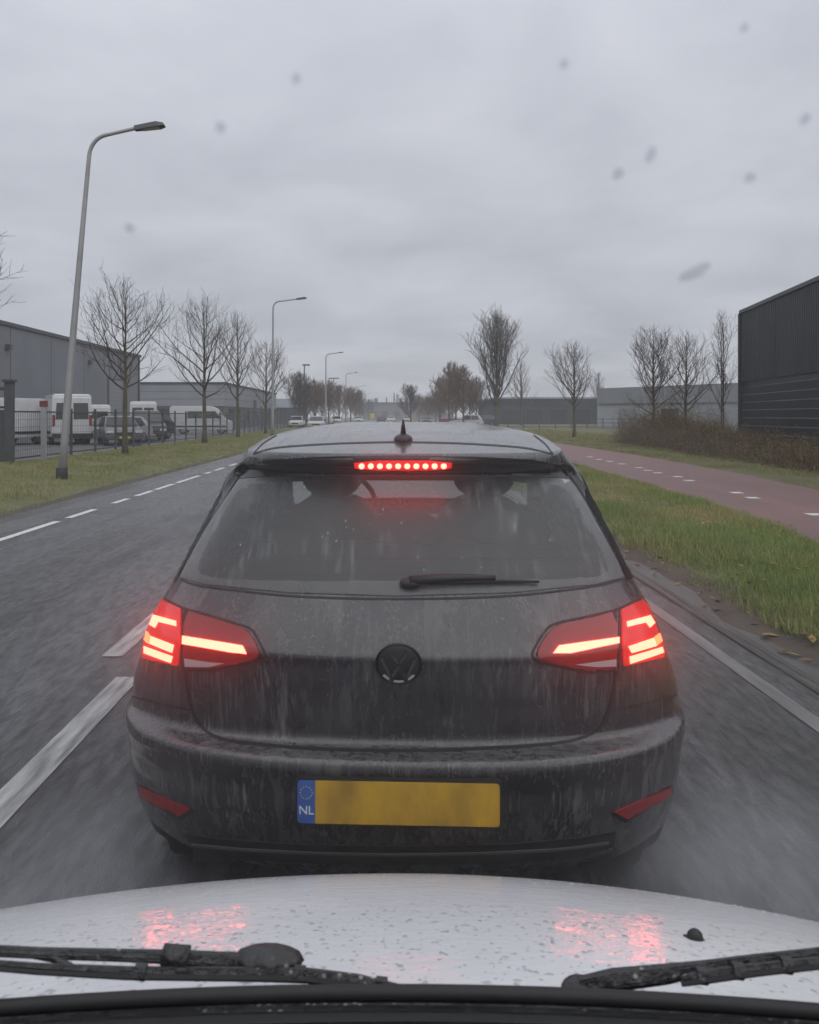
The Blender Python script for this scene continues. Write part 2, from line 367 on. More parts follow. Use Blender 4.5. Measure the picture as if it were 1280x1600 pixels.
# right verge between gutter and path
def hn(x, y): return .018*math.sin(x*5.1+y*1.3)+.014*math.sin(y*3.7-x*2.1)+.01*math.sin(x*9+y*6.3)
def zv(x, y):
    l, r = 2.60, pl(y); u = (x-l)/(r-l); u = min(1, max(0, u))
    return -.02+.13*math.sin(math.pi*u)**.7+.045*u+(hn(x, y) if .05 < u < .9 else 0)
vv = []; ysv = list(np.linspace(-6, 60, 133))+list(np.linspace(62, 200, 70))
for y in ysv:
    for i in range(13):
        l0 = 2.50+.06*math.sin(y*2.9)+.05*math.sin(y*7.1+1); x = l0+(pl(y)+.03-l0)*i/12; vv.append((x, y, max(.004, zv(x, y)) if i else -.012))
o = obj('grass_verge', vv, [(j*13+i, j*13+i+1, (j+1)*13+i+1, (j+1)*13+i) for j in range(len(ysv)-1) for i in range(12)], M_soil, smooth=True); o.data.materials.append(M_sod)
for _i, _p in enumerate(o.data.polygons): _p.material_index = 1 if (_i % 12) > 1 else 0; o['kind'] = 'structure'
# left verge
def zl(x, y):
    u = (x+5.5)/(-5.7); e = min(1, max(0, u*5))
    return -.05+.13*e+(hn(x*.7, y*.7)*.8 if .05 < u < .97 else 0)
xs = np.linspace(-11.2, -5.5, 15)
lv = sheet('grass_verge', xs, list(np.linspace(-6, 90, 120))+list(np.linspace(93, 400, 40)), zl, M_sod); lv.data.materials.append(M_soil)
for _i, _p in enumerate(lv.data.polygons): _p.material_index = 1 if _i % 14 == 13 else 0
sheet('lot_paving', np.linspace(-46, -11.2, 8), np.linspace(-6, 180, 24), lambda x, y: .03, M_lot)
# right-hand field beyond the path
def zr(x, y): return -.02+min(.25, .03*(x-9))+hn(x*.5, y*.5)
vv = []; n = 16
for y in ysv:
    for i in range(n):
        x = pr(y)-.03+(40-pr(y))*(i/(n-1))**1.6; vv.append((x, y, (PZ-.006 if i == 0 else max(PZ, zr(x, y)))))
o = obj('grass_field', vv, [(j*n+i, j*n+i+1, (j+1)*n+i+1, (j+1)*n+i) for j in range(len(ysv)-1) for i in range(n-1)], M_sodl, smooth=True); o['kind'] = 'structure'

M_grass = attr_mat('grass_blades', 'tint', .7, .3)
def grass(name, label, n, pos, zf, hmin, hmax, wid, cols):
    """n single blades (one triangle each) with their own height, lean and tint"""
    P = pos(n); n = len(P)
    z = np.array([zf(a, b) for a, b in P])
    h = rng.uniform(hmin, hmax, n)*(.6+.8*np.clip(np.sin(P[:, 0]*2.3+P[:, 1]*1.1)*np.sin(P[:, 1]*.9-P[:, 0])+.5, 0, 1))
    a = rng.uniform(0, 2*np.pi, n); w = wid*rng.uniform(.6, 1.3, n); d = np.maximum(1, P[:, 1]/14); w = w*d**.7
    lean = rng.uniform(.15, .9, n); b = rng.uniform(0, 2*np.pi, n)
    V = np.zeros((n, 3, 3))
    V[:, 0] = np.c_[P[:, 0]-w*np.cos(a), P[:, 1]-w*np.sin(a), z-.02]; V[:, 1] = np.c_[P[:, 0]+w*np.cos(a), P[:, 1]+w*np.sin(a), z-.02]
    V[:, 2] = np.c_[P[:, 0]+h*lean*np.cos(b), P[:, 1]+h*lean*np.sin(b), z+h*np.sqrt(1-np.minimum(lean, .95)**2*.8)]
    me = bpy.data.meshes.new(name); me.vertices.add(3*n); me.vertices.foreach_set('co', V.reshape(-1))
    me.loops.add(3*n); me.loops.foreach_set('vertex_index', np.arange(3*n)); me.polygons.add(n); me.polygons.foreach_set('loop_start', np.arange(n)*3); me.update(calc_edges=True)
    c = np.array(cols); patch_ = np.clip(.5+.5*np.sin(P[:, 0]*1.7+1.3*np.sin(P[:, 1]*.8))*np.sin(P[:, 1]*1.3+P[:, 0]*.6)+rng.normal(0, .28, n), 0, .999)
    C = c[(patch_*len(c)).astype(int)]*rng.uniform(.7, 1.35, (n, 1))
    at = me.color_attributes.new('tint', 'FLOAT_COLOR', 'CORNER'); at.data.foreach_set('color', np.repeat(np.c_[C, np.ones(n)], 3, axis=0).reshape(-1).astype(np.float32))
    me.materials.append(M_grass); o = bpy.data.objects.new(name, me); COL.objects.link(o)
    return tag(o, label, 'grass', kind='stuff')
GC = [(.33, .27, .12), (.25, .27, .08), (.18, .24, .06), (.09, .135, .035), (.20, .265, .065)]
GL = [(.27, .23, .10), (.23, .21, .075), (.20, .205, .06), (.15, .165, .05), (.21, .22, .065)]
def pos_r(n):
    y = 3+52*rng.random(n)**1.9; u = np.clip(rng.beta(1.2, 1.05, n), 0, 1); l = 2.68; r = np.interp(y, *zip(*PATH_L))+.05
    x = l+(r-l)*u
    keep = (x > l+.12+.12*np.sin(y*1.9)+.08*np.sin(y*5.3)) | (rng.random(n) < .4)
    return np.c_[x, y][keep]
grass('verge_grass', 'short wet grass on the strip between the road and the red cycle path', 380000, pos_r, zv, .02, .11, .0042, GC)
def pos_l(n):
    y = 9+75*rng.random(n)**1.4; x = -5.6-5.5*rng.beta(1.05, 1, n)
    keep = (x < -5.85-.2*np.sin(y*1.3)) | (rng.random(n) < .3)
    return np.c_[x, y][keep]
grass('verge_grass', 'short yellowish grass on the verge with the lamp posts left of the road', 120000, pos_l, zl, .03, .09, .006, GL)
def pos_f(n):
    y = 10+70*rng.random(n)**1.4; x = np.interp(y, *zip(*PATH_R))+.05+rng.random(n)**1.5*6
    return np.c_[x, y]
grass('field_grass', 'rough pale grass beyond the right edge of the red cycle path', 70000, pos_f, zr, .04, .14, .006, GL)

def litter(n):
    V = []; Fc = []; C = []; rnd = random.Random(3)
    for i in range(n):
        if rnd.random() < .6: y = 3.5+30*rnd.random()**1.7; x = 2.5+(pl(y)+.3-2.5)*rnd.random()**1.6; z = max(.006, zv(x, y))+.03*(x > 2.9)
        else: y = 10+45*rnd.random()**1.3; x = -5.5-5*rnd.random()**1.5; z = zl(x, y)+.03
        r = rnd.uniform(.02, .05); a = rnd.uniform(0, 6.28); t = rnd.uniform(-.4, .4); b = len(V)
        for k, q in enumerate((1, .55, 1, .55)): V.append((x+r*q*math.cos(a+k*1.57), y+r*q*math.sin(a+k*1.57), z+.008+t*r*math.cos(k*1.57)))
        Fc.append((b, b+1, b+2, b+3)); C += [rnd.choice(((.20, .11, .045), (.13, .075, .035), (.26, .17, .06), (.09, .06, .035)))]
    o = obj('fallen_leaves', V, Fc, M_grass); at = o.data.color_attributes.new('tint', 'FLOAT_COLOR', 'CORNER')
    at.data.foreach_set('color', [q for c in C for _ in range(4) for q in (*c, 1)]); return tag(o, 'brown fallen leaves scattered over the wet verges beside the road', 'leaves', kind='stuff')
litter(1500)

# ------------------------------------------------------------------ bare trees
M_bark = mat('bark', (.085, .075, .062), .9, col2=(.045, .04, .033), vscale=6, bump=.6, bscale=25, stretch=(1, 1, .3))
M_bark_g = mat('mossy_bark', (.115, .105, .055), .9, col2=(.055, .05, .032), vscale=5, bump=.6, bscale=25, stretch=(1, 1, .3))
M_twig = mat('twig_bark', (.075, .064, .052), .85, var=.3, vscale=3)
M_twig_w = mat('warm_twig_bark', (.12, .075, .04), .85, var=.35, vscale=2)
def tree(name, label, loc, H, cw, base=.28, seed=1, up=48, nl=30, r0=.10, style='oval', group=None, dens=1.0, twig=None, bark=None, tw_r=.006, cat='tree', lean=0):
    rnd = random.Random(seed)
    t = thing(name, label, cat, loc, rnd.uniform(0, 6), group)
    asym, a0 = (rnd.uniform(.1, .35), rnd.uniform(0, 6.28)); up += rnd.uniform(-4, 4); k = 12; tr = []; ox = oy = 0
    for i in range(k):
        ox += rnd.uniform(-.02, .02)*H/8; oy += rnd.uniform(-.02, .02)*H/8
        tr.append(Vector((ox+lean*H*i/(k-1), oy, H*i/(k-1))))
    trad = [r0*(1-.93*(i/(k-1))**.85)*(1.35 if i == 0 else 1) for i in range(k)]
    tr[0].z = -.15
    MB().tube(tr, trad, 8).build('trunk', bark or M_bark_g, t, True)
    cm = MB()
    def at(f):
        f = f*(k-1); i = min(int(f), k-2); return tr[i].lerp(tr[i+1], f-i)
    def branch(p, d, L, r, lev, n):
        pts = [p.copy()]; d = d.normalized(); seg = L/n
        for i in range(n):
            j = .20 if lev == 0 else .30
            d = (d+Vector((rnd.uniform(-j, j), rnd.uniform(-j, j), rnd.uniform(-j*.6, j)+(.10 if style != 'spread' else .05)))).normalized()
            pts.append(pts[-1]+d*seg)
        cm.tube(pts, [max(tw_r*.55, r*(1-.8*i/n)) for i in range(n+1)], 5 if lev == 0 else 3, cap=False)
        return pts
    for i in range(nl):
        f = base+(.97-base)*((i+rnd.random())/nl)**.92
        q = (f-base)/(1-base)
        if style == 'oval': s = (.55+.45*math.sin(math.pi*min(1, .18+q*.75)))*(1-q**2.2*.72)
        elif style == 'poplar': s = math.sin(math.pi*min(1, .30+q*.64))*(1-.62*q)
        else: s = (1-q*.55)*.95
        a = i*2.399+rnd.uniform(-.5, .5); L = cw*.5*s*rnd.uniform(.7, 1.25)*(1+asym*math.cos(a-a0))
        e = R(up+20*q+rnd.uniform(-14, 14)); L = L/max(.35, math.cos(e))*.92
        d = Vector((math.cos(a)*math.cos(e), math.sin(a)*math.cos(e), math.sin(e)))
        zb = H*(base+(.02 if style == 'poplar' else -.02)); zc, bb = ((.40*H+.2*zb), None) if style == 'poplar' else ((H*1.0+zb)/2, None)
        L = .15; a_ = cw*.5*(1+asym*math.cos(a-a0)); cs, sn_ = math.cos(e), math.sin(e)
        while L < 9:                                   # grow the limb until it reaches the outline of the crown
            zt = H*f+L*sn_; hb = (H*1.0-zc) if zt > zc else (zc-zb+.15*H)
            if (L*cs/a_)**2+((zt-zc)/hb)**2 > 1: break
            L += .05
        L = max(.3, L*rnd.uniform(.68, 1.02))
        r = max(tw_r*1.4, r0*.42*(1-q*.75)*(.5+.5*L/(cw*.8)))
        pts = branch(at(f), d, L, r, 0, 6)
        ns = max(2, int(round(L*3.0*dens)))
        for s_ in range(ns):
            g = .18+.82*(s_+rnd.random())/ns; gi = g*6; ii = min(int(gi), 5); p = pts[ii].lerp(pts[ii+1], gi-ii)
            dd = (pts[ii+1]-pts[ii]).normalized(); side = dd.cross(Vector((rnd.uniform(-1, 1), rnd.uniform(-1, 1), rnd.uniform(-1, 1)))).normalized()
            d2 = dd*.75+side*.75+Vector((0, 0, .22)); L2 = (.28+.5*(1-g))*L*rnd.uniform(.55, 1.0)
            L2 = max(.25, min(L2, 1.5)); p2 = branch(p, d2, L2, max(tw_r, r*.38*(1-.5*g)), 1, 4)
            nt_ = max(2, int(round(L2*6*dens)))
            for q_ in range(nt_):
                g2 = .15+.85*(q_+rnd.random())/nt_; gi = g2*4; ii = min(int(gi), 3); p = p2[ii].lerp(p2[ii+1], gi-ii)
                dd = (p2[ii+1]-p2[ii]).normalized(); side = dd.cross(Vector((rnd.uniform(-1, 1), rnd.uniform(-1, 1), rnd.uniform(-1, 1)))).normalized()
                branch(p, dd*.8+side*.7+Vector((0, 0, .2)), rnd.uniform(.18, .5)*(.6+.4*H/8), tw_r, 2, 2)
    cm.build('crown', twig or M_twig, t, True)
    return t
GT = 'bare trees along the road'
tree('bare_tree', 'bare tree cut by the left edge of the photo, only branches showing', (-10.05, 19.2, .05), 6.9, 4.4, .32, 11, 31, 30, .11, group=GT)
tree('bare_tree', 'bare tree with mossy trunk just right of the tall lamp post', (-9.34, 30, .05), 6.1, 5.0, .34, 3, 27, 32, .115, group=GT)
tree('bare_tree', 'bare tree with wide forked crown in front of the long pale van', (-9.2, 42.7, .05), 7.2, 6.0, .30, 14, 24, 34, .14, group=GT)
tree('bare_tree', 'bare slender tree, third along the left verge from the tall lamp', (-9.3, 53, .05), 7.9, 4.4, .30, 5, 36, 32, .13, group=GT)
tree('bare_tree', 'bare tree behind the second lamp post on the left verge', (-9.1, 64, .05), 7.1, 5.2, .28, 6, 30, 34, .13, group=GT, tw_r=.008)
tree('poplar_tree', 'tall bare poplar with steep upright branches above the grey car roof', (11.9, 88, 0), 12.2, 10.2, .15, 21, 56, 60, .24, 'poplar', GT, .9, tw_r=.012)
tree('bare_tree', 'bare tree on the grass right of the poplar, beside the path', (12.2, 53.4, .05), 5.9, 4.7, .27, 8, 33, 36, .12, group=GT, dens=1.15, tw_r=.007)
tree('bare_tree', 'small bare tree in front of the pale grey warehouse wall', (26, 101, .05), 6.6, 3.6, .3, 9, 46, 26, .14, group=GT, tw_r=.011, dens=.8)
tree('bare_tree', 'dark bare tree rising out of the brambles, left one of the pair', (14.6, 45, .1), 6.0, 4.8, .24, 10, 33, 38, .12, group=GT, dens=1.3, tw_r=.008)
tree('bare_tree', 'dark bare tree rising out of the brambles, right one of the pair', (15.2, 42, .1), 5.4, 4.0, .24, 12, 33, 32, .10, group=GT, dens=1.2, tw_r=.007)
tree('young_birch', 'thin young tree in the brambles nearer to the black building', (16.6, 41, .1), 6.2, 1.5, .2, 13, 62, 18, .05, 'poplar', group=GT, tw_r=.006)
tree('young_birch', 'thin young tree in the brambles touching the edge of the black building', (17.35, 42.5, .1), 6.6, 1.6, .2, 17, 60, 18, .05, 'poplar', group=GT, tw_r=.006)
tree('bare_tree', 'hazy bare tree half hidden behind the right side of the poplar', (18.5, 112, .05), 8.6, 5.5, .22, 31, 44, 26, .18, group=GT, tw_r=.013, dens=.7)
GF = 'small trees far along the road'
for i, (px, Z, H, cw, seed, lb, tw) in enumerate((
        (642, 150, 6.6, 4.6, 41, 'far rounded tree standing alone above the aerial of the grey car', None),
        (688, 140, 7.4, 4.4, 42, 'far brownish tree, leftmost of the clump left of the poplar', M_twig_w),
        (702, 118, 8.6, 4.6, 43, 'far brownish tree, tallest in the clump left of the poplar', M_twig_w),
        (712, 125, 8.2, 4.6, 44, 'far brownish tree in the middle of the clump left of the poplar', M_twig_w),
        (724, 108, 7.6, 4.2, 45, 'far brownish tree, rightmost of the clump left of the poplar', M_twig_w),
        (744, 130, 7.2, 4.4, 52, 'far pale tree showing through the left side of the poplar', None),
        (668, 170, 5.0, 5.0, 53, 'far low tree between the lone round tree and the clump', M_twig_w),
        (468, 106, 6.6, 4.4, 46, 'far dark dense tree under the dark lamp post on the left', None),
        (492, 125, 6.4, 4.6, 47, 'far brown tree left of the third lamp post', M_twig_w),
        (514, 135, 6.8, 4.4, 48, 'far brown tree right behind the third lamp post', M_twig_w),
        (530, 150, 6.6, 4.6, 49, 'far brown tree left of the fourth lamp post', M_twig_w),
        (548, 172, 7.0, 5.0, 50, 'far brown tree right of the fourth lamp post', M_twig_w),
        (478, 118, 5.6, 4.6, 61, 'far brown low tree between the dark dense tree and the third lamp post', M_twig_w),
        (503, 160, 6.6, 5.0, 62, 'far brown tree glimpsed behind the two pale cars', M_twig_w),
        (556, 240, 7.0, 6.0, 63, 'far hazy brown tree beyond the fourth lamp post', M_twig_w),
        (576, 300, 7.0, 6.5, 64, 'far hazy tree nearest the long grey building on the left', None),
        (655, 230, 6.6, 6.5, 65, 'far hazy brown tree just right of the lone round tree', M_twig_w),
        (681, 190, 6.6, 5.5, 66, 'far hazy brown tree behind the left end of the clump', M_twig_w),
        (734, 150, 7.2, 5.5, 67, 'far brown tree between the clump and the poplar', M_twig_w),
        (562, 205, 7.2, 5.4, 51, 'far hazy tree below the fifth lamp post', M_twig_w))):
    tree('small_tree', lb, ((px-VX)/F_PX*Z, Z, 0), H*1.04, cw*1.35, .11, seed, 38, 40, .16, 'oval', GF, 1.2, tw, M_bark, tw_r=.021)

# brambles and hedge
M_bram = attr_mat('bramble_twigs', 'tint', .85, .1)
def thicket(name, label, n, pos, hfun, cols, r=.007, seg=3, L=(.5, 1.3)):
    V = []; Fc = []; C = []
    rnd = random.Random(5)
    for i in range(n):
        x, y, u = pos(rnd); h = hfun(x, y)
        if rnd.random() < .07: h *= 1.9
        if y < 30 and rnd.random() < .35: continue
        z = rnd.uniform(0, h*.75); a = rnd.uniform(0, 6.28); e = rnd.uniform(-.2, 1.4)
        p = Vector((x, y, z)); d = Vector((math.cos(a)*math.cos(e), math.sin(a)*math.cos(e), math.sin(e))); l = rnd.uniform(*L)*(.5+.5*h/1.8)
        c = cols[int(rnd.random()*len(cols))]; s = rnd.uniform(.65, 1.4); rr = r*rnd.uniform(.6, 1.5)
        prev = None
        for k in range(seg+1):
            q = rr*(1-.7*k/seg); b = len(V)
            o = d.orthogonal().normalized(); o2 = d.cross(o)
            for t in (0, 2.09, 4.19): V.append(tuple(p+(o*math.cos(t)+o2*math.sin(t))*q))
            if prev is not None:
                for t in range(3): Fc.append((prev+t, prev+(t+1) % 3, b+(t+1) % 3, b+t)); C.append((*[v*s for v in c], 1))
            prev = b; p = p+d*l/seg; d = (d+Vector((rnd.uniform(-.4, .4), rnd.uniform(-.4, .4), rnd.uniform(-.55, .15)))).normalized()
        for k in range(3):                                            # dry leaves
            q = p-d*l*rnd.random()*.6; w = rnd.uniform(.015, .04); o = Vector((rnd.uniform(-1, 1), rnd.uniform(-1, 1), rnd.uniform(-1, 1))).normalized(); o2 = o.orthogonal()
            b = len(V); V += [tuple(q), tuple(q+o*w), tuple(q+o2*w)]; Fc.append((b, b+1, b+2)); C.append((*[v*s*1.2 for v in c], 1))
    o = obj(name, V, Fc, M_bram); me = o.data
    at = me.color_attributes.new('tint', 'FLOAT_COLOR', 'CORNER'); arr = []
    for pl_, c in zip(me.polygons, C): arr += list(c)*pl_.loop_total
    at.data.foreach_set('color', arr)
    return tag(o, label, 'brambles', kind='stuff')
BC = [(.12, .115, .045), (.13, .085, .055), (.09, .065, .05), (.15, .11, .065), (.075, .06, .045), (.11, .10, .05), (.13, .08, .065)]
def bpos(rnd):
    y = 15+30*rnd.random(); x0 = float(np.interp(y, (15, 20, 27, 40, 46), (10.7, 10.9, 11.3, 11.9, 12.6))); x1 = float(np.interp(y, (15, 30, 40, 46), (13.2, 15.5, 17.5, 19)))
    u = rnd.random()**1.25; return x0+(x1-x0)*u+rnd.uniform(-.3, .3), y, u
def bh(x, y):
    x0 = float(np.interp(y, (15, 20, 27, 40, 46), (10.7, 10.9, 11.3, 11.9, 12.6)))
    base = float(np.interp(y, (15, 22, 28, 36, 46), (.55, .8, 1.2, 1.9, 2.3)))
    base *= 1-.62*min(1, max(0, (x/y-.335)/.09))
    return base*(.35+.65*min(1, max(0, (x-x0)/1.0)))*max(.25, .72+.30*math.sin(y*1.1+x*.8)*math.sin(y*.43)+.28*math.sin(y*2.7-x*1.9))
thicket('bramble_thicket', 'brown bare bramble thicket along the path below the black building', 23000, bpos, bh, BC)

# ------------------------------------------------------------------ street lamps
M_pole = mat('lamp_pole', (.30, .30, .305), .5, metal=.25, var=.18, vscale=1.5)
M_lamphead = mat('lamp_head', (.07, .072, .075), .5)
M_lens = mat('lamp_lens', (.35, .35, .34), .2)
def street_lamp(label, loc, H, arm=1.75, lean=0.0, r=.095, group='street lamps along the left verge', dark=False):
    t = thing('street_lamp', label, 'street lamp', loc, 0, group)
    pts = []; rad = []
    Hs = H-.75
    for i in range(9):
        q = i/8; pts.append(Vector((lean*Hs*q**1.1, 0, Hs*q))); rad.append(r*(1-.52*q))
    p = pts[-1]
    for i in range(1, 7):
        a = R(80*i/6); pts.append(p+Vector((.40*(1-math.cos(a))+lean*.3*math.sin(a), 0, .48*math.sin(a)))); rad.append(r*.46)
    q = pts[-1]
    for i in range(1, 5): pts.append(q+Vector(((arm-.75)*i/4, 0, .16*i/4))); rad.append(r*.42)
    e = pts[-1]
    MB().tube([(0, 0, -.1), (0, 0, .28)], [r*1.35, r*1.3], 12).build('pole_base', M_rubber, t, True)
    MB().tube(pts, rad, 12).build('pole', M_lamphead if dark else M_pole, t, True)
    rot = Matrix.Rotation(R(-8), 4, 'Y')
    def T(v): return e+rot @ Vector(v)
    hv = [T(v) for v in ((-.05, -.07, -.05), (.5, -.13, -.06), (.62, -.09, -.04), (.62, .09, -.04), (.5, .13, -.06), (-.05, .07, -.05),
                         (-.05, -.05, .05), (.45, -.10, .06), (.6, -.07, .02), (.6, .07, .02), (.45, .10, .06), (-.05, .05, .05))]
    obj('lamp_head', hv, [(5, 4, 3, 2, 1, 0), (6, 7, 8, 9, 10, 11)]+[(i, (i+1) % 6, 6+(i+1) % 6, 6+i) for i in range(6)], M_lamphead, t)
    obj('lamp_lens', [T(v) for v in ((.12, -.08, -.064), (.5, -.10, -.068), (.5, .10, -.068), (.12, .08, -.064))], [(3, 2, 1, 0)], M_lens, t)
    return t
street_lamp('tall leaning lamp post with curved arm, nearest on the left verge', (-7.16, 18.5, .05), 7.95, 1.46, .084)
for (px, Z, H, lb) in ((426, 53, 9.0, 'second lamp post on the left verge, in front of the fourth bare tree'),
                       (509, 102, 9.3, 'third lamp post on the left, right of the two pale cars'),
                       (540.5, 155, 9.6, 'fourth lamp post along the left side of the road'),
                       (559, 228, 9.8, 'fifth lamp post along the left, pale in the haze'),
                       (570, 310, 10.0, 'farthest lamp post on the left, hardly visible in the haze')):
    street_lamp(lb, ((px-VX)/F_PX*Z, Z, .05), H, 1.95, .004, .10 if Z < 100 else .13)
t = thing('yard_lamp', 'dark straight lamp post with short flat head left of the third street lamp', 'yard lamp', (-10.8, 113, 0))
MB().tube([(0, 0, -.1), (0, 0, 8.4)], [.11, .08], 8).build('pole', M_lamphead, t, True)
MB().box(-.25, .75, -.15, .15, 8.32, 8.5).build('lamp_head', M_lamphead, t)
t = thing('yard_lamp', 'twin headed lamp mast behind the third street lamp', 'yard lamp', (-8.6, 143, 0))
MB().tube([(0, 0, -.1), (0, 0, 8.0)], [.12, .09], 8).build('pole', M_steel, t, True)
for s in (-1, 1): MB().box(min(0, s*.9), max(0, s*.9), -.12, .12, 7.9, 8.05).build('lamp_head', M_lamphead, t)

# ------------------------------------------------------------------ buildings
M_wh = mat('grey_render', (.16, .168, .185), .8, var=.10, vscale=.35, bump=.15, bscale=12)
M_wh2 = mat('pale_cladding', (.30, .32, .35), .6, var=.08, vscale=.3)
M_wh3 = mat('brown_grey_wall', (.13, .125, .118), .85, col2=(.085, .082, .08), vscale=.5)
M_dk = mat('black_cladding', (.034, .037, .044), .55, var=.6, vscale=.9, stretch=(1, 1, .25), rvar=.1)
M_trim = mat('dark_trim', (.05, .052, .056), .5)
M_door = mat('roller_door', (.21, .215, .225), .6)
M_winb = mat('building_window', (.05, .055, .06), .1)
def trim_y(t, x, y0, y1, z, name='roof_trim', w=.25): MB().box(x-w, x+w, y0-w, y1+w, z, z+.28).build(name, M_trim, t)
t = thing('warehouse', 'long plain grey warehouse left of the road behind the parked vans', 'warehouse')
X0, Y0, Y1, HH = -22.0, 18.0, 75.0, 6.75
MB().box(X0-16, X0, Y0, Y1, -.1, HH).build('wall', M_wh, t)
MB().box(X0-16.2, X0+.12, Y0-.2, Y1+.12, HH, HH+.22).build('roof_trim', M_trim, t)
dr = MB().box(X0-.06, X0+.03, 66.2, 69.9, 0, 4.55).build('door_frame', M_trim, t)
for k in range(13): MB().box(X0+.03, X0+.075, 66.45, 69.65, .04+k*.335, .04+k*.335+.315).build('door_slat', M_door, dr)
for yy in (48.5, 62.0):
    l = MB().box(X0, X0+.3, yy-.18, yy+.18, 5.35, 5.65).build('wall_lamp', M_lamphead, t)
MB().tube([(X0+.08, 74.5, 0), (X0+.08, 74.5, HH)], .07, 8).build('downpipe', M_trim, t, True)
for k in range(8): MB().box(X0-.003, X0+.012, 25+k*6.0, 25.05+k*6.0, 0, HH).build('wall_joint', M_trim, t)
t = thing('office_building', 'low grey office building with pale upper band behind the vans', 'building')
MB().box(-27.0, -17.3, 90, 133, -.1, 2.55).build('wall', M_wh3, t)
MB().box(-27.06, -17.24, 89.94, 133.06, 2.55, 4.95).build('upper_wall', mat('band_cladding', (.23, .24, .26), .55, var=.1, vscale=.4), t)
MB().box(-27.2, -17.1, 89.8, 133.2, 4.95, 5.15).build('roof_trim', M_trim, t)
for k in range(2): MB().box(-27.07, -17.23, 89.93, 133.07, 3.3+k*.8, 3.34+k*.8).build('wall_joint', M_trim, t)
for k, (a, b) in enumerate(((-26.4, -25.2), (-24.4, -22.9), (-22.6, -21.2), (-20.9, -19.4), (-19.1, -17.7))):
    f = MB().box(a, b, 89.88, 90, 1.1, 2.3).build('window', M_trim, t); MB().box(a+.08, b-.08, 89.86, 89.88, 1.18, 2.22).build('pane', M_winb, f)
for k in range(6):
    a = 93+k*6.3; f = MB().box(-17.3, -17.18, a, a+2.6, .9, 2.3).build('window', M_trim, t); MB().box(-17.18, -17.15, a+.1, a+2.5, 1.0, 2.2).build('pane', M_winb, f)
MB().box(-17.3, -17.2, 110, 112.4, 0, 3.6).build('door', M_trim, t)
t = thing('low_shed', 'low blue grey shed at the far left between the fence and the dark tree', 'building', (-20.5, 150, 0))
MB().box(-10, 5.5, 0, 14, 0, 3.0).build('wall', mat('shed_wall', (.06, .07, .085), .7), t); MB().box(-10.3, 5.8, -.3, 14.3, 3.0, 4.6).build('roof', M_wh2, t)
# black shed at the right
t = thing('black_building', 'tall black corrugated metal building at the right edge above the brambles', 'building')
A, B_ = Vector((17.2, 40, 0)), Vector((13.3, 12.0, 0)); HB = 6.4
dv_ = (B_-A); LW = dv_.length; dv_.normalize(); nv = Vector((dv_.y, -dv_.x, 0))
if nv.x > 0: nv = -nv
def ribs(x0, z0, z1, horizontal=False):
    vs = []; fs = []
    if not horizontal:
        k = int(LW/.24)
        for i in range(k):
            a = i*.24
            for (o, h) in ((0, 0), (.10, 0), (.13, .045), (.21, .045)):
                p = A+dv_*(a+o)+nv*h; vs += [(p.x, p.y, z0), (p.x, p.y, z1)]
        m = len(vs)//2; fs = [(2*i, 2*i+2, 2*i+3, 2*i+1) for i in range(m-1)]
    else:
        k = int((z1-z0)/.36)
        for i in range(k):
            for (o, h) in ((0, .0), (.30, .04), (.33, .0)):
                for e in (0, LW):
                    p = A+dv_*e+nv*(h+.02); vs.append((p.x, p.y, z0+i*.36+o))
        m = len(vs)//2; fs = [(2*i, 2*i+1, 2*i+3, 2*i+2) for i in range(m-1)]
    return vs, fs
v, f = ribs(0, 3.1, HB); obj('corrugated_cladding', v, f, M_dk, t)
v, f = ribs(0, .0, 3.1, True); obj('horizontal_cladding', v, f, M_dk, t)
bk = [A-nv*.02, B_-nv*.02, B_-nv*14, A-nv*14]
obj('wall', [(p.x, p.y, -.2) for p in bk]+[(p.x, p.y, HB) for p in bk], [(0, 1, 5, 4), (1, 2, 6, 5), (2, 3, 7, 6), (3, 0, 4, 7), (4, 5, 6, 7)], M_dk, t)
c4 = [A+nv*.1-dv_*.1, B_+nv*.1, B_-nv*.3, A-nv*.3-dv_*.1]
obj('roof_trim', [(p.x, p.y, HB) for p in c4]+[(p.x, p.y, HB+.16) for p in c4], [(0, 1, 5, 4), (1, 2, 6, 5), (2, 3, 7, 6), (3, 0, 4, 7), (4, 5, 6, 7)], M_trim, t)
p = A+nv*.06; MB().box(p.x-.07, p.x+.07, p.y-.05, p.y+.12, 0, HB).build('corner_trim', M_trim, t)
# far right halls
t = thing('grey_hall', 'long pale grey industrial hall behind the brambles and bare trees', 'warehouse')
MB().add([(22.3, 87, 0), (44, 66, 0), (60, 95, 0), (38, 120, 0), (22.3, 87, 4.0), (44, 66, 4.0), (60, 95, 4.0), (38, 120, 4.0)], [(0, 1, 5, 4), (1, 2, 6, 5), (2, 3, 7, 6), (3, 0, 4, 7), (4, 5, 6, 7)]).build('wall', mat('hall_wall', (.34, .36, .39), .7, col2=(.24, .25, .27), vscale=.15), t)
MB().add([(22.2, 86.7, 2.75), (44.1, 65.8, 2.75), (44.1, 66, 4.75), (22.2, 86.9, 4.35)], [(0, 1, 2, 3)]).build('upper_cladding', mat('hall_band', (.19, .20, .215), .6), t)
for k in range(6):
    q = .08+k*.15; a = Vector((22.3, 86.9, 0)).lerp(Vector((44, 65.9, 0)), q); d = Vector((21.7, -21, 0)).normalized()
    e = a+d*1.8; MB().add([(a.x, a.y-.06, .1), (e.x, e.y-.06, .1), (e.x, e.y-.06, 2.2), (a.x, a.y-.06, 2.2)], [(0, 1, 2, 3)]).build('window' if k % 2 else 'door', M_winb if k % 2 else M_door, t)
t = thing('dark_hall', 'long low dark hall behind the poplar, right of the road', 'warehouse')
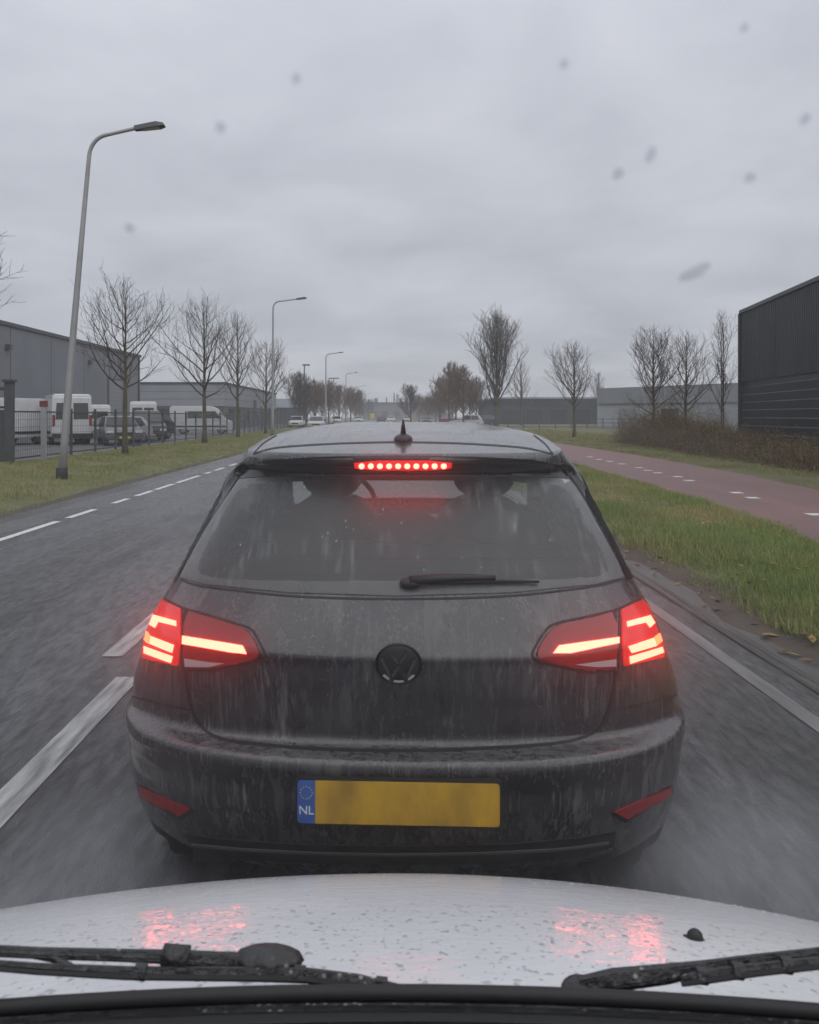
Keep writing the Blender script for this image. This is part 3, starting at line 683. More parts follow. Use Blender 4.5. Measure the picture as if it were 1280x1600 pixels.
MB().box(17, 37, 126, 150, 0, 4.1).build('wall', mat('dark_hall_wall', (.045, .048, .053), .7, var=.25, vscale=.2), t)
MB().box(16.9, 37.1, 125.9, 150.1, 4.1, 4.35).build('roof_trim', M_wh2, t)
for k in range(5): MB().box(18+k*3.6, 20.4+k*3.6, 125.9, 126, .4, 2.4).build('window', M_winb, t)
t = thing('far_viaduct', 'long grey building closing the road in the distance', 'building')
MB().box(-12, 28, 335, 350, 0, 6.2).build('wall', mat('far_wall', (.12, .125, .13), .8), t); MB().box(-13, 29, 334.5, 350.5, 6.2, 7.0).build('roof', M_trim, t)
for k in range(8): MB().box(-10+k*4.6, -7.4+k*4.6, 334.8, 335, 1.2, 3.4).build('window', M_winb, t)
for (px, top, lb) in ((616, 614, 'left one of two thin chimneys in the far haze'), (620.5, 616, 'right one of two thin chimneys in the far haze'), (588, 622, 'stubby grey tower in the far haze'), (604, 621, 'thin mast in the far haze between the stubby tower and the chimneys')):
    Z = 360; t = thing('far_chimney', lb, 'chimney', ((px-VX)/F_PX*Z, Z, 0)); h = CAM_H+(VY-top)/F_PX*Z; w = .35 if px != 588 else .9
    MB().tube([(0, 0, -.1), (0, 0, h*.9), (0, 0, h)], [w, w*.8, w*.75], 8).build('shaft', mat('far_concrete', (.14, .14, .15), .8), t, True)

# ------------------------------------------------------------------ fences
def bar_fence(name, label, x, y0, y1, h, step, bars, mt=M_fence, post_r=.04):
    t = thing(name, label, 'fence', (x, y0, .03))
    n = int((y1-y0)/step)
    for i in range(n+1): MB().box(-post_r, post_r, i*step-post_r, i*step+post_r, -.1, h+.1).build('post', mt, t)
    MB().box(-.02, .02, 0, n*step, h-.06, h-.01).build('top_rail', mt, t); MB().box(-.02, .02, 0, n*step, .12, .17).build('bottom_rail', mt, t)
    b = MB(); k = int(n*step/bars)
    for i in range(k): b.box(-.004, .004, i*bars-.004, i*bars+.004, .1, h)
    for i in range(1, 6): b.box(-.006, .006, 0, n*step, .15+(h-.2)*i/6-.005, .15+(h-.2)*i/6+.005)
    o = b.build('mesh_panel', mt, t); o['kind'] = 'stuff'
    return t
bar_fence('mesh_fence', 'dark mesh fence along the yard with the parked vans', -11.35, 25.2, 78, 1.62, 2.5, .16)
bar_fence('bar_fence', 'closed dark bar fence farther along the left verge', -11.6, 78.6, 120, 2.2, 3.0, .12, post_r=.07)
t = thing('yard_gate', 'dark steel gate with a thick post at the left edge of the photo', 'gate', (-10.98, 24.4, .03))
MB().box(-.11, .11, -.11, .11, -.1, 2.45).build('gate_post', M_fence, t)
MB().box(-.16, .16, -.16, .16, 2.45, 2.52).build('post_cap', M_fence, t)
MB().box(-3.2, -.1, -.04, .04, 2.2, 2.30).build('gate_rail', M_fence, t); MB().box(-3.2, -.1, -.04, .04, 1.62, 1.68).build('gate_rail', M_steel, t); MB().box(-3.2, -.1, -.04, .04, .1, .2).build('gate_rail', M_fence, t)
for i in range(14): MB().box(-3.15+i*.22, -3.02+i*.22, -.015, .015, .2, 1.62).build('gate_bar', M_fence, t)
t = thing('low_fence', 'low grey fence across the grass in front of the dark hall', 'fence', (12.5, 84, 0))
for i in range(10): MB().box(i*1.6-.05, i*1.6+.05, -.05, .05, -.1, 1.25).build('post', M_fence, t)
for zz in (.35, .75, 1.15): MB().box(0, 14.4, -.03, .03, zz, zz+.06).build('rail', M_fence, t)
t = thing('red_barrier', 'low dull red barrier at the far roadside below the clump of trees', 'barrier', (8.8, 131, 0))
for i in range(4): MB().box(i*1.2-.05, i*1.2+.05, -.05, .05, 0, 1.1).build('post', M_steel, t)
MB().box(-.2, 3.9, -.08, -.05, .45, 1.05).build('panel', mat('dull_red', (.17, .04, .035), .6), t)
t = thing('hose_post', 'grey post with a dull red cap by the mesh fence near the vans', 'post', (-11.0, 26.9, .03))
MB().box(-.07, .07, -.07, .07, -.1, 1.75).build('post', M_steel, t); MB().box(-.10, .10, -.09, .09, 1.75, 1.94).build('cap', mat('dull_red', (.17, .04, .035), .6), t)

# ------------------------------------------------------------------ parked and distant vehicles
def extrude_profile(prof, hw, taper=None, bevel=.05):
    """side profile (y,z) extruded to half width hw; taper(z) narrows it upward"""
    bm = bmesh.new(); L_ = []; R_ = []
    for (y, z) in prof:
        w = hw*(taper(z) if taper else 1); L_.append(bm.verts.new((-w, y, z))); R_.append(bm.verts.new((w, y, z)))
    bm.faces.new(L_); bm.faces.new(R_[::-1]); n = len(prof)
    for i in range(n): bm.faces.new((L_[i], R_[i], R_[(i+1) % n], L_[(i+1) % n]))
    bmesh.ops.recalc_face_normals(bm, faces=bm.faces)
    bmesh.ops.bevel(bm, geom=list(bm.edges), offset=bevel, segments=2, affect='EDGES', clamp_overlap=True)
    return bm
def bm_obj(name, bm, m, parent, smooth=True):
    me = bpy.data.meshes.new(name); bm.to_mesh(me); bm.free(); me.materials.append(m)
    o = bpy.data.objects.new(name, me); COL.objects.link(o); o.parent = parent
    if smooth: me.polygons.foreach_set('use_smooth', [True]*len(me.polygons)); me.set_sharp_from_angle(angle=R(40))
    return o
def wheels(t, xs, ys, r, w):
    for yy in ys:
        for s in (-1, 1):
            wl = MB().lathe([(-w/2, r*.62), (-w/2, r*.9), (-w/2+.03, r), (w/2-.03, r), (w/2, r*.9), (w/2, r*.62)], 20, 'x', (s*xs, yy, r)).build('wheel', M_tyre, t, True)
            MB().lathe([(s*(w/2-.02), .01), (s*(w/2-.02), r*.6)], 12, 'x', (s*xs, yy, r)).build('rim', M_alloy, wl)
def quad(name, pts, m, parent, th=.012):
    """glazing or a panel: a thin slab on four corner points"""
    p = [Vector(q) for q in pts]; n = (p[1]-p[0]).cross(p[2]-p[0]).normalized()*th
    return obj(name, [*p, *[q+n for q in p]], [(3, 2, 1, 0), (4, 5, 6, 7)]+[(i, (i+1) % 4, 4+(i+1) % 4, 4+i) for i in range(4)], m, parent)
M_red = mat('red_lens', (.25, .012, .012), .25); M_hl = mat('headlight_glass', (.55, .57, .6), .12)
M_plateY = mat('plain_yellow_plate', (.62, .40, .03), .5)
def van(label, loc, rz_, paint, Hh=2.45, Ln=5.4, group='vans in the fenced yard'):
    t = thing('parked_van', label, 'van', loc, rz_, group); hw = .98
    prof = [(0, .35), (0, Hh-.12), (.12, Hh), (Ln-1.75, Hh), (Ln-1.2, Hh-.25), (Ln-.62, 1.22), (Ln-.08, .98), (Ln, .45), (Ln-.1, .3)]
    bm_obj('body', extrude_profile(prof, hw, lambda z: 1-.07*max(0, z-1.1)/1.3, .07), paint, t)
    tp = lambda z: hw*(1-.07*max(0, z-1.1)/1.3)
    a, b_ = (Ln-1.17, Hh-.30), (Ln-.68, 1.30)
    quad('windscreen', [(-tp(b_[1])+.14, b_[0]+.02, b_[1]), (tp(b_[1])-.14, b_[0]+.02, b_[1]), (tp(a[1])-.16, a[0]+.02, a[1]), (-tp(a[1])+.16, a[0]+.02, a[1])][::-1], M_glassdark, t)
    for s in (-1, 1):
        for (y0, y1, y2, y3) in ((Ln-2.25, Ln-1.02, Ln-1.42, Ln-2.25),) + (((Ln-3.6, Ln-2.45, Ln-2.45, Ln-3.6),) if paint is not M_white or Hh < 2.3 else ()):
            z0, z1 = 1.28, Hh-.42; pts = [(s*(tp(z0)+.004), y0, z0), (s*(tp(z0)+.004), y1, z0), (s*(tp(z1)+.004), y2, z1), (s*(tp(z1)+.004), y3, z1)]
            quad('window', pts if s > 0 else pts[::-1], M_glassdark, t)
        quad('headlight', [(s*.9, Ln-.13, 1.0), (s*.55, Ln-.02, .86), (s*.55, Ln-.05, .72), (s*.92, Ln-.03, .78)][::s], M_hl, t, .03)
        MB().box(min(s*.80, s*.93), max(s*.80, s*.93), -.02, .03, .95, 1.5).build('tail_light', M_red, t)
        quad('rear_window', [(s*.06, -.012, 1.3), (s*.78, -.012, 1.3), (s*.74, -.012, Hh-.45), (s*.06, -.012, Hh-.45)][::s], M_glassdark, t)
        MB().box(min(s*hw, s*(hw+.2)), max(s*hw, s*(hw+.2)), Ln-1.15, Ln-1.05, 1.2, 1.48).build('mirror', M_black, t)
        MB().box(min(s*(hw-.01), s*(hw+.012)), max(s*(hw-.01), s*(hw+.012)), .5, Ln-.6, .55, .68).build('side_strip', M_black, t)
    MB().box(-.95, .95, -.06, .02, .36, .58).build('rear_bumper', M_black, t, bevel=.02)
    MB().box(-.95, .95, Ln-.06, Ln+.05, .3, .55).build('front_bumper', M_black, t, bevel=.02)
    MB().box(-.5, .5, Ln-.03, Ln+.02, .62, .82).build('grille', M_black, t)
    wheels(t, .86, (1.05, Ln-.95), .34, .22)
    return t
def sedan(label, loc, rz_, paint, Hh=1.46, Ln=4.3, group='cars in the distance', cat='car', name='parked_car', suv=False):
    t = thing(name, label, cat, loc, rz_, group); hw = .88
    b0 = .92 if not suv else 1.08
    prof = [(0, .35), (-.02, .7), (.08, b0), (Ln-1.1, b0+.02), (Ln-.12, b0-.18), (Ln, .6), (Ln-.06, .3)]
    bm_obj('body', extrude_profile(prof, hw, None, .06), paint, t)
    tp = lambda z: 1-.22*max(0, z-b0)/(Hh-b0)
    cab = [(.12, b0-.02), (.55, Hh-.03), (1.0, Hh), (2.05, Hh), (2.3, Hh-.04), (3.25, b0-.02)]
    bm_obj('cabin', extrude_profile(cab, hw-.04, tp, .04), paint, t)
    e = hw-.035
    quad('windscreen', [(-e+.1, 3.18, b0+.05), (e-.1, 3.18, b0+.05), (e*.80-.06, 2.40, Hh-.07), (-e*.80+.06, 2.40, Hh-.07)][::-1], M_glassdark, t)
    quad('rear_window', [(-e+.1, .17, b0+.06), (e-.1, .17, b0+.06), (e*.80-.06, .50, Hh-.09), (-e*.80+.06, .50, Hh-.09)], M_glassdark, t)
    for s in (-1, 1):
        z0, z1 = b0+.04, Hh-.08
        for (y0, y1, y2, y3) in ((.55, 1.65, 1.65, .78), (1.72, 3.0, 2.33, 1.72)):
            pts = [(s*(e*tp(z0)+.006), y0, z0), (s*(e*tp(z0)+.006), y1, z0), (s*(e*tp(z1)+.006), y2, z1), (s*(e*tp(z1)+.006), y3, z1)]
            quad('window', pts if s > 0 else pts[::-1], M_glassdark, t)
        MB().box(min(s*.5, s*.85), max(s*.5, s*.85), Ln-.1, Ln+.01, .62, .76).build('headlight', M_hl, t, bevel=.02)
        MB().box(min(s*.58, s*.86), max(s*.58, s*.86), -.04, .05, .68, .86).build('tail_light', M_red, t, bevel=.02)
        MB().box(min(s*hw, s*(hw+.16)), max(s*hw, s*(hw+.16)), 2.85, 2.95, b0, b0+.14).build('mirror', M_black, t)
    MB().box(-.4, .4, Ln-.04, Ln+.015, .48, .66).build('grille', M_black, t); MB().box(-.26, .26, Ln+.0, Ln+.02, .36, .47).build('number_plate', M_plateY, t)
    wheels(t, .78, (.8, Ln-.85), .32, .2)
    return t
M_silver = mat('silver_paint', (.42, .43, .45), .35, metal=.4); M_dkcar = mat('dark_car_paint', (.018, .019, .022), .3, coat=.5); M_gcar = mat('grey_car_paint', (.12, .125, .13), .35, coat=.4)
M_bluecar = mat('blue_car_paint', (.03, .045, .085), .35, coat=.4); M_yel = mat('yellow_paint', (.55, .42, .04), .5)
def gx(px, Z): return (px-VX)/F_PX*Z
van('white van facing out beside the gate post, leftmost behind the fence', (gx(62, 44), 44, .03), R(158), M_white, 2.35)
van('tall white van seen from behind just right of the lamp post foot', (gx(112, 43)+.6, 41.5, .03), R(28), M_white, 2.55, 5.6)
van('white van behind the dark cars, left of the wide forked tree', (gx(236, 62), 60, .03), R(15), M_white, 2.5)
van('long pale van parked side on left of the wide forked tree', (gx(262, 66), 67, .03), R(-82), mat('pale_van_paint', (.5, .51, .52), .4), 2.25, 5.0)
van('white van in the shade of the roller door behind the mossy tree', (gx(158, 56), 55, .03), R(25), M_white, 2.2, 4.8)
sedan('dark pickup like car behind the mossy trunked tree', (gx(226, 50), 50, .03), R(200), M_dkcar, 1.78, 4.6, 'cars in the fenced yard', suv=True)
sedan('dark car parked left of the long pale van', (gx(255, 54), 54, .03), R(165), M_dkcar, 1.6, 4.4, 'cars in the fenced yard', suv=True)
sedan('grey car behind the fence left of the mossy trunked tree', (gx(168, 43), 44, .03), R(205), M_gcar, 1.46, 4.2, 'cars in the fenced yard')
sedan('silver car behind the fence right of the mossy trunked tree', (gx(205, 44), 46, .03), R(150), M_silver, 1.44, 4.2, 'cars in the fenced yard')
sedan('pale car in the distance, left one of the pair by the third lamp post', (gx(464, 104), 106, .03), R(180), M_white, 1.45)
sedan('silver car in the distance, right one of the pair by the third lamp post', (gx(494, 90), 92, .03), R(182), M_silver, 1.45)
sedan('white car far off left of the fourth lamp post', (gx(526, 150), 150, .03), R(182), M_white)
sedan('white car far off right of the fourth lamp post', (gx(561, 175), 175, .03), R(180), M_white)
sedan('dark car far off near the middle of the road', (gx(596, 170), 170, .03), R(2), M_dkcar)
sedan('white car far off just left of the aerial of the grey car', (gx(611, 190), 190, .03), R(180), M_white)
sedan('silver car far off right of the aerial of the grey car', (gx(636, 185), 185, .03), R(178), M_silver)
sedan('dark car far off below the clump of brownish trees', (gx(668, 150), 150, .03), R(175), M_dkcar)
sedan('white car side on in the distance left of the poplar', (gx(755, 112), 112, .03), R(88), M_white, 1.6, 4.6)
sedan('dark blue car side on in the distance behind the poplar trunk', (gx(775, 120), 119, .03), R(88), M_bluecar, 1.55, 4.4)
t = thing('yellow_sign', 'small yellow roadside box far off left of the dark car', 'box', (gx(582, 190), 190, 0)); MB().box(-.5, .5, -.2, .2, .9, 2.1).build('panel', M_yel, t); MB().box(-.06, .06, -.06, .06, 0, .9).build('post', M_steel, t)

# ------------------------------------------------------------------ the dark hatchback ahead
CAR = thing('hatchback', 'dirty dark grey hatchback with brake lights on, straight ahead', 'car', (.038, 2.16, 0), R(-2.4))
CM = Matrix.Translation((.038, 2.16, 0)) @ Matrix.Rotation(R(-2.4), 4, 'Z'); CI = CM.inverted()
PZD = [(.20,.16),(.27,.08),(.36,.03),(.44,.005),(.50,0),(.56,-.02),(.585,-.015),(.597,.03),(.605,.055),(.62,.06),(.70,.052),(.80,.036),(.832,.030),(.838,.024),(.845,.026),(.90,.062),(.98,.125),(1.0,.14),(1.285,.42),(1.30,.425),(1.325,.345),(1.348,.325),(1.366,.335),(1.378,.44),(1.389,.55),(1.401,.65),(1.425,.9),(1.44,1.2),(1.452,1.6)]
PW = [(.15,.80),(.20,.825),(.277,.846),(.365,.850),(.455,.856),(.56,.862),(.641,.868),(.70,.851),(.78,.819),(.88,.784),(.938,.754),(1.009,.726),(1.11,.692),(1.205,.657),(1.283,.623),(1.346,.556),(1.366,.549),(1.394,.55),(1.405,.535),(1.425,.48),(1.44,.40),(1.452,.28)]
PF = [(.20,4.02),(.30,4.22),(.50,4.26),(.62,4.24),(.72,4.12),(.80,3.85),(.88,3.5),(.95,3.22),(1.0,3.08),(1.35,2.35),(1.40,2.18),(1.425,2.02),(1.44,1.88),(1.452,1.75)]
s_prof = [PZD[0]]
for (z0, d0), (z1, d1) in zip(PZD[:-1], PZD[1:]):
    l = math.hypot(z1-z0, d1-d0); n = max(1, int(l/(.007 if z1 < 1.38 else .03)))
    for i in range(1, n+1): s_prof.append((z0+(z1-z0)*i/n, d0+(d1-d0)*i/n))
zs = np.array([p[0] for p in s_prof]); ds = np.array([p[1] for p in s_prof])
def smooth(a, it):
    a = a.copy()
    for _ in range(it): a[1:-1] = .25*a[:-2]+.5*a[1:-1]+.25*a[2:]
    return a
zs = smooth(zs, 2); ds = smooth(ds, 2)
zfine = np.linspace(.15, 1.452, 400); wfine = smooth(np.interp(zfine, *zip(*PW)), 60); ffine = smooth(np.interp(zfine, *zip(*PF)), 60)
ws = np.interp(zs, zfine, wfine); fs_ = np.interp(zs, zfine, ffine)
ws[-1] = .28
NR, NS, NF = 100, 26, 36
tt = np.linspace(0, math.pi, 1500)
def superell(w, L, n, N_):
    c, s = np.cos(tt), np.sin(tt)
    x = -w*np.sign(c)*np.abs(c)**(2/n); y = L*(1-np.abs(s)**(2/n))
    d = np.r_[0, np.cumsum(np.hypot(np.diff(x), np.diff(y)))]; q = np.linspace(0, d[-1], N_)
    return np.interp(q, d, x), np.interp(q, d, y)
NCON = NR+NS+NF+NS
BV = np.zeros((len(zs), NCON, 3))
for i, (z, d, w, fr) in enumerate(zip(zs, ds, ws, fs_)):
    Lr = min(.55, (fr-d)*.3); Lf = min(.75, (fr-d)*.3)
    xr, yr = superell(w, Lr, 2.6, NR); xf, yf = superell(w, Lf, 2.3, NF)
    if 1.20 < z < 1.348:            # beside the glass the skin does not fold in under the spoiler
        dl = .337+(z-1.20)/.148*(.325-.337); q = np.clip((np.abs(xr)/w-.90)/.07, 0, 1); q = q*q*(3-2*q)
        yr = yr-(d-dl)*q*(d > dl)
    yr = d+yr; yf = fr-yf; xf = -xf
    y0, y1 = yr[-1], yf[0]; sy = np.linspace(y0, y1, NS+2)[1:-1]
    bulge = .028*np.exp(-((sy-.85)/.5)**2)+.03*np.exp(-((sy-3.4)/.5)**2) if z < .8 else np.zeros(NS)
    sx = np.full(NS, w)+(bulge*max(0, min(1, (.85-z)/.2)) if z < .85 else 0)
    x = np.r_[xr, sx, xf, -sx[::-1]]; yy = np.r_[yr, sy, yf, sy[::-1]]
    BV[i, :, 0] = x; BV[i, :, 1] = yy; BV[i, :, 2] = z
nz_, nc = BV.shape[:2]
body_v = [tuple(p) for p in BV.reshape(-1, 3)]
body_f = [(i*nc+j, i*nc+(j+1) % nc, (i+1)*nc+(j+1) % nc, (i+1)*nc+j) for i in range(nz_-1) for j in range(nc)]
BVH = BVHTree.FromPolygons([Vector(v) for v in body_v], body_f)
camL = CI @ Vector((0, 0, CAM_H))
# smooth vertex normals for offsetting the panels
_bm = bpy.data.meshes.new('tmp'); _bm.from_pydata(body_v, [], body_f); _bm.update()
VN = np.zeros(len(body_v)*3, dtype=np.float32); _bm.vertex_normals.foreach_get('vector', VN); VN = VN.reshape(-1, 3)
def hit(px, py, cx=628, cy=1000):
    """the point of the car body that the photo shows at a pixel (car coordinates), and its outward normal"""
    for k in range(60):
        d = (CI.to_3x3() @ (W(px, py, 1)-Vector((0, 0, CAM_H)))).normalized()
        loc, nrm, idx, dist = BVH.ray_cast(camL, d)
        if loc is not None and loc.y < 2.2:
            f = body_f[idx]; wsum = 0; n = Vector((0, 0, 0))
            for vi in f:
                q = 1/(1e-6+(Vector(body_v[vi])-loc).length); n += Vector(VN[vi])*q
            n.normalize()
            if n.dot(d) > 0: n = -n
            return loc, n
        px += (cx-px)*.006; py += (cy-py)*.006
    return Vector((0, 0, 1)), Vector((0, -1, 0))
def inside(p, poly):
    c = False; n = len(poly); x, y = p
    for i in range(n):
        x0, y0 = poly[i]; x1, y1 = poly[i-1]
        if (y0 > y) != (y1 > y) and x < (x1-x0)*(y-y0)/(y1-y0)+x0: c = not c
    return c
def resample(poly, step):
    out = []
    for i in range(len(poly)):
        a, b = poly[i], poly[(i+1) % len(poly)]; l = math.hypot(b[0]-a[0], b[1]-a[1]); n = max(1, int(l/step))
        out += [(a[0]+(b[0]-a[0])*k/n, a[1]+(b[1]-a[1])*k/n) for k in range(n)]
    return out
def rounded(poly, it=2):
    for _ in range(it):
        o = []
        for i in range(len(poly)):
            a, b = poly[i], poly[(i+1) % len(poly)]
            o += [(a[0]*.75+b[0]*.25, a[1]*.75+b[1]*.25), (a[0]*.25+b[0]*.75, a[1]*.25+b[1]*.75)]
        poly = o
    return poly
def patch(name, poly, m, parent=None, off=.002, thick=.005, step=8, hole=None):
    """a thin moulded piece that follows the car's skin inside an outline"""
    B = resample(poly, step); pts = list(B); edges = [(i, (i+1) % len(B)) for i in range(len(B))]
    loops = [len(B)]
    if hole:
        Hh = resample(hole, step); b = len(pts); pts += Hh; edges += [(b+i, b+(i+1) % len(Hh)) for i in range(len(Hh))]
    x0 = min(p[0] for p in B); x1 = max(p[0] for p in B); y0 = min(p[1] for p in B); y1 = max(p[1] for p in B)
    nb = len(pts); y = y0+step*.5; rowi = 0
    while y < y1:
        x = x0+step*(.5 if rowi % 2 else .25)
        while x < x1:
            if inside((x, y), poly) and not (hole and inside((x, y), hole)):
                if all((q[0]-x)**2+(q[1]-y)**2 > (step*.45)**2 for q in pts[:nb]): pts.append((x, y))
            x += step
        y += step*.87; rowi += 1
    r = delaunay_2d_cdt([Vector(p) for p in pts], edges, [], 0, 1e-4)
    V2, F2 = r[0], r[2]; F3 = []
    for f in F2:
        c = (sum(V2[i][0] for i in f)/len(f), sum(V2[i][1] for i in f)/len(f))
        if inside(c, poly) and not (hole and inside(c, hole)): F3.append(f)
    top = []; bot = []
    for v in V2:
        l, n = hit(v[0], v[1]); top.append(l+n*off); bot.append(l+n*(off-thick))
    cnt = {}
    for f in F3:
        for a, b in zip(f, f[1:]+f[:1]): cnt[(a, b)] = 1
    k = len(top); faces = []
    nf = 0
    for f in F3: faces.append(tuple(f[::-1]))
    for (a, b) in list(cnt):
        if (b, a) not in cnt: faces.append((a, b, k+b, k+a))
    o = obj(name, top+bot, faces, m, parent or CAR, True)
    o.data.set_sharp_from_angle(angle=R(50))
    return o
def ribbon(pts, w):
    L_ = []; R_ = []
    for i, p in enumerate(pts):
        a = pts[max(0, i-1)]; b = pts[min(len(pts)-1, i+1)]; d = (b[0]-a[0], b[1]-a[1]); l = math.hypot(*d) or 1; n = (-d[1]/l*w/2, d[0]/l*w/2)
        L_.append((p[0]+n[0], p[1]+n[1])); R_.append((p[0]-n[0], p[1]-n[1]))
    return L_+R_[::-1]
def spline(pts, n=6):
    out = []; P = [pts[0]]+list(pts)+[pts[-1]]
    for i in range(1, len(P)-2):
        for k in range(n):
            t = k/n; a, b, c, d = P[i-1], P[i], P[i+1], P[i+2]
            out.append(tuple(.5*((2*b[j])+(-a[j]+c[j])*t+(2*a[j]-5*b[j]+4*c[j]-d[j])*t*t+(-a[j]+3*b[j]-3*c[j]+d[j])*t**3) for j in (0, 1)))
    return out+[pts[-1]]
# outline of the clear rear glass, and of the whole glass with its black border
GL_TOP = [(375, 749), (440, 744), (540, 742), (623, 742), (710, 742), (810, 744), (888, 749)]
GLASS = [(372, 752)]+GL_TOP+[(892, 752), (915, 788), (945, 840), (966, 880), (976, 903), (930, 914), (800, 927), (623, 932), (450, 927), (320, 914), (281, 903), (292, 880), (318, 832), (348, 785)]
CLEAR = rounded([(378, 758), (440, 752), (623, 750), (810, 752), (884, 758), (905, 795), (932, 845), (952, 884), (948, 899), (900, 906), (623, 909), (380, 908), (312, 900), (308, 886), (330, 838), (356, 790)], 2)
# split the skin: painted shell, side glass, windscreen; the rear opening is cut out
P3 = Matrix(((1, 0, 0), (0, 1, 0), (0, 0, 1)))
def proj(p):
    q = CM @ Vector(p); return (VX+q.x/q.y*F_PX, VY+(CAM_H-q.z)/q.y*F_PX)
shell = []; sidew = []; wind = []
CL_IN = rounded(CLEAR, 0)
for fi, f in enumerate(body_f):
    col_ = fi % nc
    c = sum((Vector(body_v[i]) for i in f), Vector())/4
    a, b, d = (Vector(body_v[f[k]]) for k in (0, 1, 3)); n = (b-a).cross(d-a); n = n.normalized() if n.length > 1e-12 else Vector((0, 0, 1))
    if c.y < .75 and .95 < c.z < 1.31 and inside(proj(c), CL_IN): continue
    ok = True
    for wy in (.80, 3.42):
        if c.z < .72 and abs(c.x) > .55 and math.hypot(c.y-wy, c.z-.315) < .365: ok = False
    if not ok: continue
    if abs(n.x) > .7 and 1.0 < c.z < 1.34 and .95 < c.y < 2.75 and not (1.72 < c.y < 1.80) and c.y < 2.95-(c.z-1.0)*1.6 and c.y > .9+(c.z-1)*.5: sidew.append(f)
    elif .952 < c.z < 1.362 and NR+NS+5 <= col_ < NR+NS+NF-6: wind.append(f)
    else: shell.append(f)
def compact(fs):
    ids = sorted({i for f in fs for i in f}); mp = {v: k for k, v in enumerate(ids)}
    return [body_v[i] for i in ids], [tuple(mp[i] for i in f) for f in fs]
v, f = compact(shell); base = len(v)
top = list(range((nz_-1)*nc, nz_*nc)); v += [body_v[i] for i in top]; f.append(tuple(range(base, base+nc)))
BODY = obj('body', v, f, M_paint, CAR, True); BODY.data.set_sharp_from_angle(angle=R(60))
v, f = compact(sidew); obj('side_window', v, f, M_glassdark, CAR, True)
v, f = compact(wind); obj('windscreen', v, f, M_clearglass, CAR, True)
# inside
M_int = mat('cabin_trim', (.018, .018, .019), .8); M_seat = mat('seat_fabric', (.022, .022, .024), .9)
MB().box(-.74, .74, .35, 3.1, .34, .42).build('floor', M_int, CAR); MB().box(-.66, .66, 2.5, 3.02, .42, .88).build('dashboard', M_int, CAR, bevel=.05)
MB().box(-.68, .68, .30, .95, .42, .90).build('parcel_shelf', M_int, CAR)
for s in (-1, 1):
    MB().box(min(s*.80, s*.835), max(s*.80, s*.835), .55, 3.2, .25, .60).build('sill', M_int, CAR)
    pts = [(s*.36+a*.25*(1-.30*max(0, b)**3), .80+b*.30) for a, b in [(math.copysign(abs(math.cos(t))**.45, math.cos(t)), math.copysign(abs(math.sin(t))**.6, math.sin(t))) for t in np.linspace(0, 2*math.pi, 41)[:-1]]]
    n = len(pts); st = obj('front_seat', [(a, 1.74, b) for a, b in pts]+[(a, 1.92, b) for a, b in pts], [tuple(range(n)), tuple(range(2*n-1, n-1, -1))]+[(k, n+k, n+(k+1) % n, (k+1) % n) for k in range(n)], M_seat, CAR)
    MB().ellipsoid((s*.36, 1.79, 1.19), (.145, .06, .105), 18, 10).build('headrest', M_seat, st, True)
sb = MB().box(-.64, .64, .90, 1.10, .5, 1.00).build('rear_seat', M_seat, CAR, bevel=.05)
for s in (-.40, 0, .40): MB().ellipsoid((s, 1.0, 1.04), (.15, .055, .085), 18, 10).build('headrest', M_seat, sb, True)
MB().box(-.11, .11, 2.36, 2.39, 1.20, 1.275).build('mirror', M_int, CAR, bevel=.01)
sw = MB(); sw.tube([(-.36+.18*math.cos(a), 2.38, .98+.18*math.sin(a)) for a in np.linspace(0, 2*math.pi, 25)], .015, 6); sw.build('steering_wheel', M_int, CAR, True)
# rear glass
patch('window_border', GLASS, mat('glass_frit', (.020, .021, .022), .25, var=.5, vscale=14, stretch=(1, 1, .3)), off=.0015, thick=.002, step=9, hole=CLEAR)
patch('rear_window', [(p[0]*.995+3.1, p[1]*.992+6.6) for p in GLASS], M_rearglass, off=.004, thick=.0015, step=14)
# spoiler underside, brake light
M_fin = M_glossblack
patch('spoiler_underside', [(372, 741), (378, 728), (420, 719), (500, 714), (623, 712), (745, 714), (830, 718), (876, 727), (887, 741), (886, 748), (810, 743), (710, 740), (540, 740), (440, 743), (374, 748)], M_glossblack, off=.002, step=7)
for s, P in ((-1, [(370, 741), (352, 770), (325, 812), (297, 860), (270, 908)]), (1, [(894, 741), (914, 770), (943, 820), (965, 862), (984, 905)])):
    patch('side_fin', ribbon(spline(P), 10), M_glossblack, off=.003, step=6)
bl = patch('brake_light', rounded([(553, 719.5), (707, 719.5), (705, 733.5), (555, 733.5)], 1), emis('red_lens_lit', (.9, .025, .03), .40), off=.004, step=5)
M_led = emis('brake_led', (1, .055, .036), 20); M_bar = emis('tail_bar', (1, .072, .045), 13); M_bar2 = emis('tail_bar_dim', (1, .16, .06), 3.0)
for i in range(10):
    cx = 565.5+i*14.2; patch('led', [(cx+4.6*math.cos(a), 726.5+3.5*math.sin(a)) for a in np.linspace(0, 2*math.pi, 13)[:-1]], M_led, bl, off=.0065, step=4)
